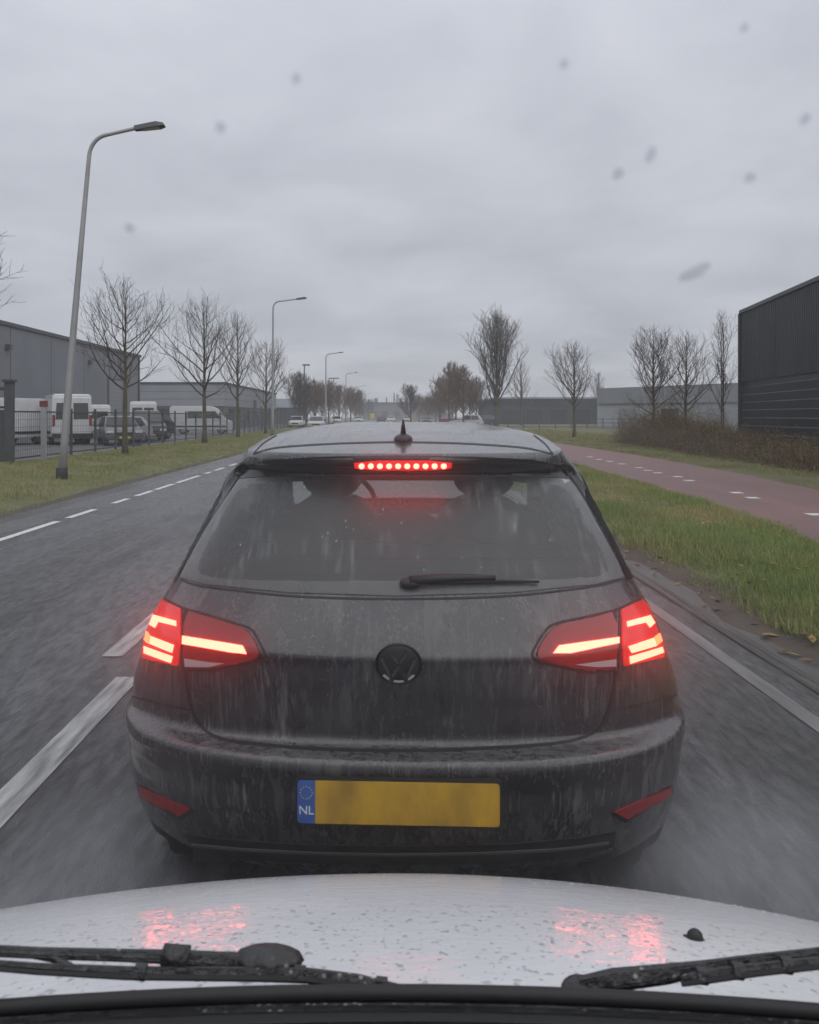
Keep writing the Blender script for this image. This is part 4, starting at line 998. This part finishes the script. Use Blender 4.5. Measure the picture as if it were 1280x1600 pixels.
# tail lights
def lens_mat():
    m = mat('tail_lens', (.11, .012, .014), .12, coat=.3); t = m.node_tree; b = t.nodes['Principled BSDF']
    b.inputs['Emission Color'].default_value = (1, .035, .03, 1); b.inputs['Emission Strength'].default_value = .075; return m
def lens_lit():
    m = mat('tail_lens_outer', (.30, .015, .015), .15); b = m.node_tree.nodes['Principled BSDF']
    b.inputs['Emission Color'].default_value = (1, .04, .035, 1); b.inputs['Emission Strength'].default_value = .42; return m
ML, MLL = lens_mat(), lens_lit(); M_rev = mat('reversing_lens', (.38, .33, .33), .2)
LAMPS = [
 ([(252, 937), (284, 952), (283, 1000), (279, 1040), (224, 1028), (225, 1012), (233, 982), (243, 955)],
  [[(243, 962), (278, 972), (278, 980), (250, 973), (245, 982), (237, 977)], [(240, 994), (275, 1007), (272, 1019), (238, 1006)], [(229, 1010), (273, 1025), (270, 1035), (229, 1021)]], [(231, 987), (239, 994), (236, 1006), (227, 1000)],
  [(288, 953), (320, 962), (365, 976), (388, 985), (401, 1005), (408, 1021), (402, 1029), (370, 1037), (330, 1044), (292, 1043), (287, 1038)],
  [(288, 995), (381, 1010), (387, 1021), (360, 1018), (288, 1006)], [(291, 1028), (330, 1034), (352, 1035), (330, 1041), (292, 1041)]),
 ([(970, 953), (1002, 938), (1012, 948), (1025, 985), (1037, 1016), (1036, 1027), (974, 1040), (971, 1000)],
  [[(977, 973), (1013, 963), (1020, 975), (1013, 982), (1007, 974), (978, 981)], [(979, 1010), (1018, 997), (1022, 1009), (984, 1019)], [(981, 1025), (1031, 1011), (1033, 1020), (982, 1036)]], [(1019, 996), (1027, 990), (1031, 1002), (1023, 1008)],
  [(964, 954), (930, 964), (868, 978), (855, 990), (842, 1010), (837, 1023), (843, 1030), (880, 1039), (920, 1047), (960, 1045), (964, 1040)],
  [(965, 997), (872, 1010), (863, 1021), (890, 1021), (965, 1006)], [(898, 1037), (960, 1029), (960, 1040), (930, 1041)])]
for outer, bars, dim, inner, ibar, rev in LAMPS:
    patch('lamp_seal', rounded([(628+(x-628)*1.0+(4 if x > 628 and 0 else 0), y) for x, y in ribbon(inner+[inner[0]], 7)], 0) if 0 else inner, M_rubber, off=.001, thick=.003, step=8)
    o = patch('tail_light', outer, MLL, off=.006, thick=.008, step=6)
    for b in bars: patch('light_bar', b, M_bar, o, off=.009, thick=.004, step=5)
    patch('side_bar', dim, M_bar2, o, off=.009, thick=.004, step=4)
    o = patch('tail_light', rounded([(sum(p[0] for p in inner)/len(inner)*.02+x*.98, sum(p[1] for p in inner)/len(inner)*.02+y*.98) for x, y in inner], 1), ML, off=.006, thick=.008, step=7)
    patch('light_bar', ibar, M_bar, o, off=.009, thick=.004, step=5); patch('reversing_light', rev, M_rev, o, off=.008, thick=.004, step=5)
# shut lines
def seam(P, w=3.2, m=M_rubber, name='shut_line', off=.0012): return patch(name, ribbon(spline(P), w), m, off=off, thick=.002, step=6)
seam([(283, 905), (310, 915), (380, 924), (450, 931), (540, 935), (623, 936), (710, 935), (800, 931), (870, 924), (935, 915), (978, 904)], 3.5)
seam([(290, 1048), (294, 1080), (302, 1112), (318, 1138), (345, 1154), (400, 1163), (500, 1170), (623, 1173), (740, 1170), (850, 1163), (905, 1154), (934, 1138), (950, 1112), (958, 1080), (963, 1048)], 5)
seam([(246, 930), (286, 950), (322, 960), (367, 974), (392, 983), (405, 1003), (413, 1022), (404, 1033), (370, 1041), (330, 1048), (288, 1047)], 4)
seam([(1006, 932), (967, 951), (930, 961), (867, 975), (851, 988), (838, 1008), (832, 1023), (842, 1034), (880, 1043), (920, 1051), (964, 1049)], 4)
seam([(285.5, 950), (286, 1000), (285, 1048)], 3); seam([(967.5, 951), (968, 1000), (967, 1048)], 3)
seam([(207, 1088), (245, 1098), (300, 1110)], 2.2); seam([(1057, 1086), (1010, 1098), (952, 1110)], 2.2)
seam([(396, 710), (430, 700), (500, 694.5), (560, 692), (623, 691), (690, 692), (750, 694.5), (820, 700), (864, 710)], 2.2)
seam([(396, 710), (410, 694), (432, 680)], 2); seam([(864, 710), (852, 694), (834, 680)], 2)
# crease line across the hatch
M_crease = mat('crease_dust', (.10, .098, .092), .8)
# bumper: lower trim, diffuser, reflectors
patch('lower_trim', [(290, 1301), (340, 1309), (450, 1317), (623, 1321), (800, 1317), (910, 1307), (962, 1297), (958, 1322), (900, 1338), (800, 1346), (623, 1350), (450, 1346), (340, 1338), (300, 1325)], mat('trim_plastic', (.022, .022, .023), .55, var=.5, vscale=20), off=.004, thick=.006, step=9)
patch('trim_strip', ribbon(spline([(300, 1318), (380, 1325), (500, 1331), (623, 1333), (750, 1331), (870, 1325), (950, 1315)]), 4), mat('trim_strip', (.10, .10, .10), .45), off=.006, thick=.004, step=6)
M_refl = mat('reflector_red', (.23, .022, .025), .25, var=.2, vscale=60)
for P in ([(217, 1227), (298, 1264), (280, 1275), (222, 1246)], [(1047, 1230), (959, 1268), (980, 1279), (1049, 1241)]):
    patch('reflector_housing', [(p[0]+(p[0]-sum(q[0] for q in P)/4)*.10, p[1]+(p[1]-sum(q[1] for q in P)/4)*.22+1.5) for p in P], M_glossblack, off=.0015, thick=.003, step=6)
    patch('rear_reflector', P, M_refl, off=.004, thick=.004, step=6)
# plate recess frame, number plate
def at_plane(px, py, yloc):
    d = CI.to_3x3() @ (W(px, py, 1)-Vector((0, 0, CAM_H))); k = (yloc-camL.y)/d.y; return camL+d*k
yb = -.030
c0, c1, c2, c3 = (at_plane(*p, yb) for p in ((465, 1220.5), (781, 1223), (781, 1289), (465, 1288)))
PC = (c0+c1+c2+c3)/4; PWd = ((c1-c0).length+(c2-c3).length)/2; PHt = ((c0-c3).length+(c1-c2).length)/2
def rrect(w, h, r, n=5):
    out = []
    for (sx, sy, a0) in ((1, 1, 0), (-1, 1, 90), (-1, -1, 180), (1, -1, 270)):
        for i in range(n+1):
            a = R(a0+90*i/n); out.append((sx*(w/2-r)+r*math.cos(a), sy*(h/2-r)+r*math.sin(a)))
    return out
def plate_slab(name, pts, y0, y1, m, parent):
    n = len(pts); vs = [(PC.x+a, PC.y+y0, PC.z+b) for a, b in pts]+[(PC.x+a, PC.y+y1, PC.z+b) for a, b in pts]
    return obj(name, vs, [tuple(range(n)), tuple(range(2*n-1, n-1, -1))]+[(i, n+i, n+(i+1) % n, (i+1) % n) for i in range(n)], m, parent)
pf = plate_slab('number_plate', rrect(PWd+.012, PHt+.012, .012), 0, .030, M_black, CAR)
M_yplate = mat('yellow_plate', (.58, .34, .028), .4, vscale=9, col2=(.22, .135, .035), stretch=(1, 1, .45))
bw = .046
yp = plate_slab('plate_face', [(max(a, -PWd/2+bw), b) for a, b in rrect(PWd, PHt, .009)], -.003, 0, M_yplate, pf)
bl_ = plate_slab('country_band', [(min(a, -PWd/2+bw-.0005), b) for a, b in rrect(PWd, PHt, .009)], -.003, 0, mat('plate_blue', (.035, .095, .30), .45, var=.15, vscale=20), pf)
M_plw = mat('plate_white', (.62, .64, .66), .5)
cu = bpy.data.curves.new('nl', 'FONT'); cu.body = 'NL'; cu.size = .031; cu.extrude = .0006; cu.align_x = 'CENTER'; cu.align_y = 'CENTER'
tmp = bpy.data.objects.new('nl', cu); COL.objects.link(tmp); bpy.context.view_layer.update()
me = bpy.data.meshes.new_from_object(tmp); bpy.data.objects.remove(tmp)
me.materials.append(M_plw); o = bpy.data.objects.new('country_letters', me); COL.objects.link(o); o.parent = pf
o.location = (PC.x-PWd/2+bw/2, PC.y-.0036, PC.z-.022); o.rotation_euler = (R(90), 0, 0)
sm = MB()
for i in range(12):
    a = i*math.pi/6; cx, cz = PC.x-PWd/2+bw/2+.0155*math.cos(a), PC.z+.024+.0155*math.sin(a)
    p5 = []
    for k in range(10):
        rr = .0026 if k % 2 == 0 else .0011; b = math.pi/2+k*math.pi/5; p5.append((cx+rr*math.cos(b), PC.y-.0036, cz+rr*math.sin(b)))
    sm.add(p5, [tuple(range(10))])
sm.build('country_stars', mat('plate_star', (.55, .45, .10), .5), pf)
# round badge
L0, n0 = hit(623, 1036); up = Vector((0, 0, 1)); right = Vector((1, 0, 0)); upv = (up-n0*up.dot(n0)).normalized(); rtv = upv.cross(n0).normalized(); rtv = -rtv if rtv.x < 0 else rtv
def bp(a, b, h): return L0+rtv*a+upv*b+n0*h
rb = .0585
bd = MB(); ring = [bp(rb*math.cos(a), rb*math.sin(a), .004) for a in np.linspace(0, 2*math.pi, 49)]
dsc = [bp(rb*math.cos(a)*q, rb*math.sin(a)*q, h) for q, h in ((1, -.004), (1, .004), (.86, .007), (.4, .009)) for a in np.linspace(0, 2*math.pi, 49)[:-1]]
fd = [(i*48+j, i*48+(j+1) % 48, (i+1)*48+(j+1) % 48, (i+1)*48+j) for i in range(3) for j in range(48)]+[tuple(range(144, 192))]
BD = obj('badge', dsc, fd, mat('badge_black', (.026, .026, .029), .35, var=.3, vscale=40), CAR, True)
MB().tube(ring, .0035, 8, cap=False).build('badge_ring', M_glossblack, BD, True)
M_em = mat('badge_chrome_dirty', (.075, .075, .078), .45, metal=.5, var=.4, vscale=60)
def stroke(a, b, w):
    d = Vector((b[0]-a[0], b[1]-a[1])).normalized(); n = Vector((-d.y, d.x))*w/2; q = []
    for h in (.006, .0125): q += [bp(a[0]+n.x, a[1]+n.y, h), bp(a[0]-n.x, a[1]-n.y, h), bp(b[0]-n.x, b[1]-n.y, h), bp(b[0]+n.x, b[1]+n.y, h)]
    return q, [(0, 1, 2, 3), (7, 6, 5, 4), (0, 4, 5, 1), (1, 5, 6, 2), (2, 6, 7, 3), (3, 7, 4, 0)]
em = MB()
for a, b in (((-.024, .040), (0, .004)), ((.024, .040), (0, .004)), ((-.044, .020), (-.020, -.040)), ((-.020, -.040), (0, -.004)), ((0, -.004), (.020, -.040)), ((.020, -.040), (.044, .020))):
    em.add(*stroke(a, b, .0075))
em.build('badge_letters', M_em, BD)
M_seg = mat('badge_pale_edge', (.42, .42, .41), .35)  # pale segments along the lower rim of the badge
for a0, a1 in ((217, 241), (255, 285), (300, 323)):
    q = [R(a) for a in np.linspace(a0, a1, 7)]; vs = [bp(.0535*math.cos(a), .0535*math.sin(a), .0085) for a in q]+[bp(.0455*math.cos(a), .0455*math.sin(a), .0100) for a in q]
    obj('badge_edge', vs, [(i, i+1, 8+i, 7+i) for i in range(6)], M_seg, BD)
# rear wiper
wp = MB(); h_, n_ = hit(641, 915); wp.ellipsoid(h_+n_*.012, (.030, .018, .016)); WP = wp.build('rear_wiper', M_black, CAR, True)
a1 = [hit(x, y) for x, y in ((640, 914), (690, 910), (730, 909), (772, 910))]
MB().tube([l+n*.022 for l, n in a1], [.013, .012, .010, .007], 8).build('wiper_arm', M_black, WP, True)
a2 = [hit(x, y) for x, y in ((668, 914), (730, 912.5), (790, 912), (840, 912.5))]
MB().tube([l+n*.012 for l, n in a2], [.005, .0065, .0055, .004], 6).build('wiper_blade', M_rubber, WP, True)
# aerial
l, n = hit(630, 690); AN = MB().ellipsoid(l+Vector((0, .03, .006)), (.032, .055, .020)).build('aerial', M_black, CAR, True)
MB().tube([l+Vector((0, .03, .018)), l+Vector((0, .02, .05)), l+Vector((0, .01, .074))], [.011, .0065, .0025], 8).build('aerial_rod', M_black, AN, True)
# wheels, mirrors, underside
for wy in (.80, 3.42):
    for s in (-1, 1):
        r = .318; w = .215
        wl = MB().lathe([(-w/2, r*.68), (-w/2, r*.9), (-w/2+.012, r*.96), (-w/2+.035, r), (w/2-.035, r), (w/2-.012, r*.96), (w/2, r*.9), (w/2, r*.68)], 40, 'x', (s*.735, wy, r)).build('wheel', M_tyre, CAR, True)
        MB().lathe([(s*.07, .02), (s*.09, .09), (s*.085, r*.68)], 20, 'x', (s*.735, wy, r)).build('rim', M_alloy, wl)
        MB().lathe([(-s*.10, .10), (-s*.10, .37), (s*.06, .37)], 24, 'x', (s*.70, wy, .32)).build('wheel_arch', M_rubber, CAR, True)
MB().box(-.60, .60, .22, 3.9, .19, .24).build('underside', M_rubber, CAR)
for s in (-1, 1):
    MB().ellipsoid((s*.90, 2.55, 1.0), (.09, .07, .065)).build('door_mirror', M_paint, CAR, True)
    MB().box(min(s*.5, s*.80), max(s*.5, s*.80), 4.02, 4.16, .62, .74).build('headlight', M_hl, CAR, bevel=.03)
MB().box(-.5, .5, 4.2, 4.27, .42, .6).build('grille', M_black, CAR)

# ------------------------------------------------------------------ the white car we sit in: bonnet, cowl, wipers
EGO = thing('white_car', 'wet white bonnet and wipers of the car carrying the camera', 'car', (0, 0, 0))
def bz(x, y):
    t = y-.70; z = .992-.208*t-.283*t*t-.150*(x-.02)**2*(1+.22*(x > 0))
    z -= .012*math.exp(-((abs(x)-.47)/.03)**2)*0
    if abs(x) > .66: z -= 1.6*(abs(x)-.66)**2
    if y > 1.45: z -= 3.0*(y-1.45)**2
    return z
def bonnet_mat():
    m = bpy.data.materials.new('wet_white_paint'); m.use_nodes = True; t = m.node_tree; L = t.links.new; b = t.nodes['Principled BSDF']
    b.inputs['Base Color'].default_value = (.56, .57, .58, 1); b.inputs['Roughness'].default_value = .75; b.inputs['Specular IOR Level'].default_value = .1
    b.inputs['Coat Weight'].default_value = .8; b.inputs['Coat Roughness'].default_value = .03
    co = N(t, 'ShaderNodeTexCoord')
    def nn(scale, lo, hi, st=(1, 1, 1), det=3):
        mp = N(t, 'ShaderNodeMapping'); mp.inputs['Scale'].default_value = st; L(co.outputs['Object'], mp.inputs[0])
        n = N(t, 'ShaderNodeTexNoise'); n.inputs['Scale'].default_value = scale; n.inputs['Detail'].default_value = det; L(mp.outputs[0], n.inputs['Vector'])
        r = N(t, 'ShaderNodeMapRange', clamp=True); r.inputs[1].default_value = lo; r.inputs[2].default_value = hi; L(n.outputs['Fac'], r.inputs[0]); return r.outputs[0]
    film = nn(46, .44, .62, (.55, 1.25, 1), 3); rip = nn(120, .46, .62, (.7, 1.2, 1), 2)
    a = N(t, 'ShaderNodeMath', operation='ADD'); L(film, a.inputs[0]); L(rip, a.inputs[1])
    bp_ = N(t, 'ShaderNodeBump'); bp_.inputs['Strength'].default_value = .065; bp_.inputs['Distance'].default_value = .004; L(a.outputs[0], bp_.inputs['Height'])
    L(bp_.outputs[0], b.inputs['Coat Normal'])
    dm = N(t, 'ShaderNodeMix', data_type='RGBA'); L(nn(3, .4, .7), dm.inputs['Factor']); dm.inputs['A'].default_value = (.58, .59, .61, 1); dm.inputs['B'].default_value = (.66, .67, .69, 1)
    L(dm.outputs['Result'], b.inputs['Base Color'])
    return m
M_bonnet = bonnet_mat()
bx = np.linspace(-.84, .84, 90); by = np.linspace(.66, 1.66, 70)
sheet('bonnet', bx, by, lambda x, y: bz(x, y), M_bonnet, EGO, None)
# nose and wings
nv_ = []
for q in range(5):
    for x in bx: nv_.append((x, 1.66+.05*math.sin(q/4*2.2)-.16*(x/.84)**2*(q > 0), bz(x, 1.66)-q*.12))
obj('front_end', nv_, [(j*90+i, j*90+i+1, (j+1)*90+i+1, (j+1)*90+i) for j in range(4) for i in range(89)], M_bonnet, EGO, True)
for s in (-1, 1):
    wv = []
    for q in range(5):
        for y in by: wv.append((s*(.84+.05*math.sin(q/4*2.4)), y, bz(.84, y)-q*.12))
    obj('wing', wv, [(j*70+i, j*70+i+1, (j+1)*70+i+1, (j+1)*70+i) for j in range(4) for i in range(69)], M_bonnet, EGO, True)
# rain beads lying on the bonnet: one mass nobody could count
bdm = MB(); rnd = random.Random(9)
for i in range(5200):
    x = rnd.uniform(-.62, .66); y = rnd.uniform(.70, 1.22); r = rnd.choice((.0009, .0012, .0012, .0016, .0016, .0022, .0028))*rnd.uniform(.7, 1.3)*(1 if y < .95 else .6)
    if y > 1.02 and rnd.random() < .6: continue
    z = bz(x, y); n = 7; el = rnd.uniform(.8, 2.0); an = rnd.uniform(0, 3.14)
    vs = []
    for q, h in ((1, 0), (.75, .2), (.35, .3)):
        for k in range(n):
            a = k*6.283/n; u, w_ = r*q*el*math.cos(a), r*q*math.sin(a); vs.append((x+u*math.cos(an)-w_*math.sin(an), y+u*math.sin(an)+w_*math.cos(an), z-.0003+r*h-(.23*u*math.sin(an))))
    bdm.add(vs, [(a*n+k, a*n+(k+1) % n, (a+1)*n+(k+1) % n, (a+1)*n+k) for a in range(2) for k in range(n)]+[tuple(range(2*n, 3*n))])
M_bead = bpy.data.materials.new('water_bead'); M_bead.use_nodes = True; bb = M_bead.node_tree.nodes['Principled BSDF']
bb.inputs['Base Color'].default_value = (.8, .82, .84, 1); bb.inputs['Roughness'].default_value = .02; bb.inputs['Transmission Weight'].default_value = .9; bb.inputs['IOR'].default_value = 1.33
o = bdm.build('water_beads', M_bead, EGO, True); o['kind'] = 'stuff'
# cowl and windscreen foot
def fleck_mat(name, base, rough):
    m = mat(name, base, rough, var=.5, vscale=22, bump=.3, bscale=110); t = m.node_tree; L = t.links.new; b = t.nodes['Principled BSDF']
    co = N(t, 'ShaderNodeTexCoord'); v = N(t, 'ShaderNodeTexVoronoi'); v.inputs['Scale'].default_value = 130; L(co.outputs['Object'], v.inputs['Vector'])
    r = N(t, 'ShaderNodeMapRange', clamp=True); r.inputs[1].default_value = .30; r.inputs[2].default_value = .16; L(v.outputs['Distance'], r.inputs[0])
    n = N(t, 'ShaderNodeTexNoise'); n.inputs['Scale'].default_value = 14; L(co.outputs['Object'], n.inputs['Vector'])
    r2 = N(t, 'ShaderNodeMapRange', clamp=True); r2.inputs[1].default_value = .54; r2.inputs[2].default_value = .64; L(n.outputs['Fac'], r2.inputs[0])
    q = N(t, 'ShaderNodeMath', operation='MULTIPLY'); L(r.outputs[0], q.inputs[0]); L(r2.outputs[0], q.inputs[1])
    src = b.inputs['Base Color'].links[0].from_socket; x = N(t, 'ShaderNodeMix', data_type='RGBA'); L(q.outputs[0], x.inputs['Factor']); L(src, x.inputs['A']); x.inputs['B'].default_value = (.22, .22, .21, 1); L(x.outputs['Result'], b.inputs['Base Color'])
    return m
M_wipe = fleck_mat('wiper_plastic', (.020, .020, .021), .38)
M_cowl = fleck_mat('cowl_plastic', (.022, .022, .023), .36)
M_cowl0 = mat('cowl_plastic_plain', (.020, .020, .021), .42, var=.5, vscale=18, bump=.25, bscale=90)
cz = lambda x: -.055*(x/.6)**2
xs = np.linspace(-.84, .84, 41); prof = [(.715, .955), (.712, .992), (.700, 1.002), (.685, 1.000), (.672, 1.006), (.664, 1.018), (.655, 1.016), (.645, 1.018), (.630, 1.034), (.622, 1.034), (.600, 1.05), (.56, 1.08)]
vs = []
for (y, z) in prof:
    for x in xs: vs.append((x, y-.02*(x/.6)**2, z+cz(x)*.6))
n = len(xs); obj('cowl', vs, [(j*n+i, j*n+i+1, (j+1)*n+i+1, (j+1)*n+i) for j in range(len(prof)-1) for i in range(n-1)], M_cowl, EGO, True)
MB().tube([(x, .668-.02*(x/.6)**2, 1.016+cz(x)*.6) for x in xs], .007, 8).build('rubber_seal', M_rubber, EGO, True)
MB().tube([(x, .640-.02*(x/.6)**2, 1.036+cz(x)*.6) for x in xs], .006, 8).build('rubber_seal', M_rubber, EGO, True)
def wiper(arm, arm_r, blade, blade_r, knob, Z0):
    k = MB(); c = W(knob[0], knob[1], Z0); k.ellipsoid(c, (knob[2]/F_PX*Z0, .016, knob[3]/F_PX*Z0), rot=Matrix.Rotation(R(knob[4]), 4, 'Y')); w = k.build('wiper', M_wipe, EGO, True)
    MB().tube([W(x, y, z) for x, y, z in arm], [r/F_PX*Z0 for r in arm_r], 6).build('wiper_arm', M_wipe, w, False, bevel=.0012)
    MB().tube([W(x, y, z) for x, y, z in blade], [r/F_PX*Z0*.8 for r in blade_r], 6).build('wiper_blade', M_wipe, w, False, bevel=.001)
    MB().tube([W(x, y+8, z-.004) for x, y, z in blade], [r/F_PX*Z0*.5 for r in blade_r], 5).build('blade_rubber', M_rubber, w, False)
    for q in (.3, .55, .8):
        k_ = q*(len(blade)-1); i_ = int(k_); a_ = Vector(blade[i_]).lerp(Vector(blade[min(i_+1, len(blade)-1)]), k_-i_); MB().tube([W(a_.x-9, a_.y-1, a_.z), W(a_.x+9, a_.y+1, a_.z)], 12/F_PX*Z0, 6).build('blade_clip', M_wipe, w, False)
    return w
w1 = wiper([(-40, 1484, .66), (60, 1489, .67), (200, 1493, .68), (262, 1495, .68), (330, 1500, .685), (400, 1505, .69), (450, 1502, .69)], [9, 9, 10, 11, 13, 15, 13],
           [(-40, 1503, .645), (60, 1511, .655), (200, 1518, .665), (400, 1520, .675), (480, 1522, .675), (560, 1532, .675), (620, 1545, .675), (668, 1556, .675)], [7, 8, 10, 11, 12, 12, 10, 6], (420, 1498, 56, 17, 2), .69)
MB().tube([W(255, 1494, .68), W(295, 1497, .68)], .0095, 10).build('arm_joint', M_wipe, w1, True)
MB().tube([W(55, 1492, .672), W(85, 1498, .668), (W(112, 1512, .66))], .003, 6).build('arm_link', M_wipe, w1, True)
w2 = wiper([(905, 1542, .69), (960, 1531, .69), (1040, 1522, .69), (1100, 1512, .685), (1180, 1500, .68), (1300, 1486, .67)], [15, 17, 15, 11, 9, 8],
           [(1065, 1530, .67), (1100, 1524, .67), (1180, 1513, .665), (1300, 1500, .655)], [7, 11, 10, 9], (902, 1546, 26, 14, -14), .69)
# washer jet on the bonnet
def bonnet_hit(px, py):
    lo, hi = .6, 1.5
    d = W(px, py, 1)-Vector((0, 0, CAM_H))
    for k in range(60):
        Z = .6+k*.012; p = Vector((0, 0, CAM_H))+d*Z
        if p.z <= bz(p.x, p.y): return p
    return p
p = bonnet_hit(1086, 1470)
MB().ellipsoid((p.x, p.y, p.z+.0035), (.0085, .008, .009), 12, 8).build('washer_jet', M_black, EGO, True)
MB().box(p.x-.0095, p.x+.0095, p.y-.008, p.y+.008, p.z-.003, p.z+.002).build('washer_base', M_black, EGO)

# our own windscreen, wiped clear, and the drops that have landed on it since
WB, WT = Vector((0, .63, 1.034)), Vector((0, .16, 1.60)); WD = (WT-WB).normalized(); WN = Vector((0, -WD.z, WD.y))
M_clear = bpy.data.materials.new('clear_windscreen'); M_clear.use_nodes = True; _t = M_clear.node_tree; _t.nodes.clear()
_o = N(_t, 'ShaderNodeOutputMaterial'); _b = N(_t, 'ShaderNodeBsdfTransparent'); _b.inputs[0].default_value = (1, 1, 1, 1); _t.links.new(_b.outputs[0], _o.inputs['Surface'])
obj('windscreen', [(-.72, WB.y, WB.z), (.72, WB.y, WB.z), (.62, WT.y, WT.z), (-.62, WT.y, WT.z)], [(0, 1, 2, 3)], M_clear, EGO)
M_drop = bpy.data.materials.new('raindrop'); M_drop.use_nodes = True; _t = M_drop.node_tree; _t.nodes.clear()
_o = N(_t, 'ShaderNodeOutputMaterial'); _b = N(_t, 'ShaderNodeBsdfTransparent'); _b.inputs[0].default_value = (.78, .79, .81, 1)
_g = N(_t, 'ShaderNodeBsdfGlossy'); _g.inputs['Roughness'].default_value = .1; _m = N(_t, 'ShaderNodeMixShader'); _m.inputs[0].default_value = .06
_t.links.new(_b.outputs[0], _m.inputs[1]); _t.links.new(_g.outputs[0], _m.inputs[2]); _t.links.new(_m.outputs[0], _o.inputs['Surface'])
for (px, py, r, el, an, lb) in (
        (345, 198, 9, 1.1, 80, 'blurred raindrop on the windscreen, in the sky right of the tall lamp head'),
        (203, 355, 8, 1.1, 80, 'blurred raindrop on the windscreen, right of the tall lamp pole at mid height'),
        (463, 122, 7, 1.3, 80, 'faint blurred raindrop high in the sky left of the middle'),
        (881, 99, 7, 1.1, 80, 'small blurred raindrop high in the sky right of the middle'),
        (965, 271, 9, 1.2, 85, 'blurred raindrop in the sky just left of an upright smear'),
        (1016, 241, 8, 1.7, 85, 'upright smeared raindrop in the sky above the pair of dark trees'),
        (1171, 276, 9, 1.0, 80, 'dark round raindrop in the sky above the black building'),
        (1257, 185, 8, 1.3, 80, 'blurred raindrop near the right edge of the sky'),
        (1162, 42, 7, 1.1, 80, 'small blurred raindrop near the top right corner of the sky'),
        (1085, 424, 11, 2.4, 33, 'long slanted raindrop smear left of the black building roof')):
    d = W(px, py, 1)-Vector((0, 0, CAM_H)); k = (WB-Vector((0, 0, CAM_H))).dot(WN)/d.dot(WN); c = Vector((0, 0, CAM_H))+d*k
    a = R(an); ux = Vector((1, 0, 0)); vs = []; n = 14; sz = r/F_PX*c.y
    for q, h in ((1, 0), (.8, .35), (.45, .6), (.12, .68)):
        for i in range(n):
            t_ = 2*math.pi*i/n; u, w_ = q*el*math.cos(t_), q*math.sin(t_)*(1+.12*math.sin(3*t_))
            vs.append(c+(ux*(u*math.cos(a)-w_*math.sin(a))+WD*(u*math.sin(a)+w_*math.cos(a)))*sz-WN*(.0004+h*sz*.5)*(1 if WN.y < 0 else -1)*-1)
    tag(obj('raindrop', vs, [(j*n+i, j*n+(i+1) % n, (j+1)*n+(i+1) % n, (j+1)*n+i) for j in range(3) for i in range(n)]+[tuple(range(3*n, 4*n))], M_drop, None, True), lb, 'raindrop', 'raindrops on the windscreen')

# ------------------------------------------------------------------ haze
hz = MB().box(-1000, 1000, -80, 1600, -1.2, 14.5).build('haze', None); hz['kind'] = 'stuff'; hz['label'] = 'thin drizzly haze over the whole road'
hm = bpy.data.materials.new('haze_air'); hm.use_nodes = True; ht = hm.node_tree; ht.nodes.clear()
ho = N(ht, 'ShaderNodeOutputMaterial'); pv = N(ht, 'ShaderNodeVolumePrincipled'); pv.inputs['Color'].default_value = (.93, .95, 1, 1); pv.inputs['Density'].default_value = .0012
ht.links.new(pv.outputs[0], ho.inputs['Volume']); hz.data.materials.append(hm)

# ------------------------------------------------------------------ wheel spray and added glow mist behind the hatchback
def volume_blob(name, label, c, r, dens, aniso=.4, soft=True):
    o = MB().ellipsoid(c, r, 24, 14).build(name, None); tag(o, label, 'spray', kind='stuff')
    m = bpy.data.materials.new(name); m.use_nodes = True; t = m.node_tree; t.nodes.clear(); L = t.links.new
    out = N(t, 'ShaderNodeOutputMaterial'); v = N(t, 'ShaderNodeVolumePrincipled'); v.inputs['Color'].default_value = (.95, .96, 1, 1); v.inputs['Anisotropy'].default_value = aniso
    v.inputs['Density'].default_value = dens
    if soft:
        co = N(t, 'ShaderNodeTexCoord'); mp = N(t, 'ShaderNodeMapping'); L(co.outputs['Object'], mp.inputs[0])
        mp.inputs['Scale'].default_value = tuple(1/q for q in r); mp.inputs['Location'].default_value = tuple(-a/q for a, q in zip(c, r))
        ln = N(t, 'ShaderNodeVectorMath', operation='LENGTH'); L(mp.outputs[0], ln.inputs[0])
        mr = N(t, 'ShaderNodeMapRange', clamp=True, interpolation_type='SMOOTHSTEP'); mr.inputs[1].default_value = 1; mr.inputs[2].default_value = .1; L(ln.outputs['Value'], mr.inputs[0])
        n = N(t, 'ShaderNodeTexNoise'); n.inputs['Scale'].default_value = 4; n.inputs['Detail'].default_value = 3; L(co.outputs['Object'], n.inputs['Vector'])
        nr = N(t, 'ShaderNodeMapRange', clamp=True); nr.inputs[1].default_value = .35; nr.inputs[2].default_value = .65; L(n.outputs['Fac'], nr.inputs[0])
        m1 = N(t, 'ShaderNodeMath', operation='MULTIPLY'); L(mr.outputs[0], m1.inputs[0]); L(nr.outputs[0], m1.inputs[1])
        m2 = N(t, 'ShaderNodeMath', operation='MULTIPLY'); L(m1.outputs[0], m2.inputs[0]); m2.inputs[1].default_value = dens; L(m2.outputs[0], v.inputs['Density'])
    L(v.outputs[0], out.inputs['Volume']); o.data.materials.append(m); return o
volume_blob('glow_mist', 'thin mist added round the back of the dark hatchback for its lamp glow', (.06, 1.95, .72), (1.6, .85, .80), .105, .9, False)  # added forward-scattering mist, stands in for camera bloom round the rear lamps
volume_blob('wheel_spray', 'grey spray thrown up behind the left rear wheel of the hatchback', (-.86, 2.12, .14), (.52, .80, .33), 1.5)
volume_blob('wheel_spray', 'grey spray thrown up behind the right rear wheel of the hatchback', (1.0, 2.12, .15), (.64, .9, .38), 2.1)
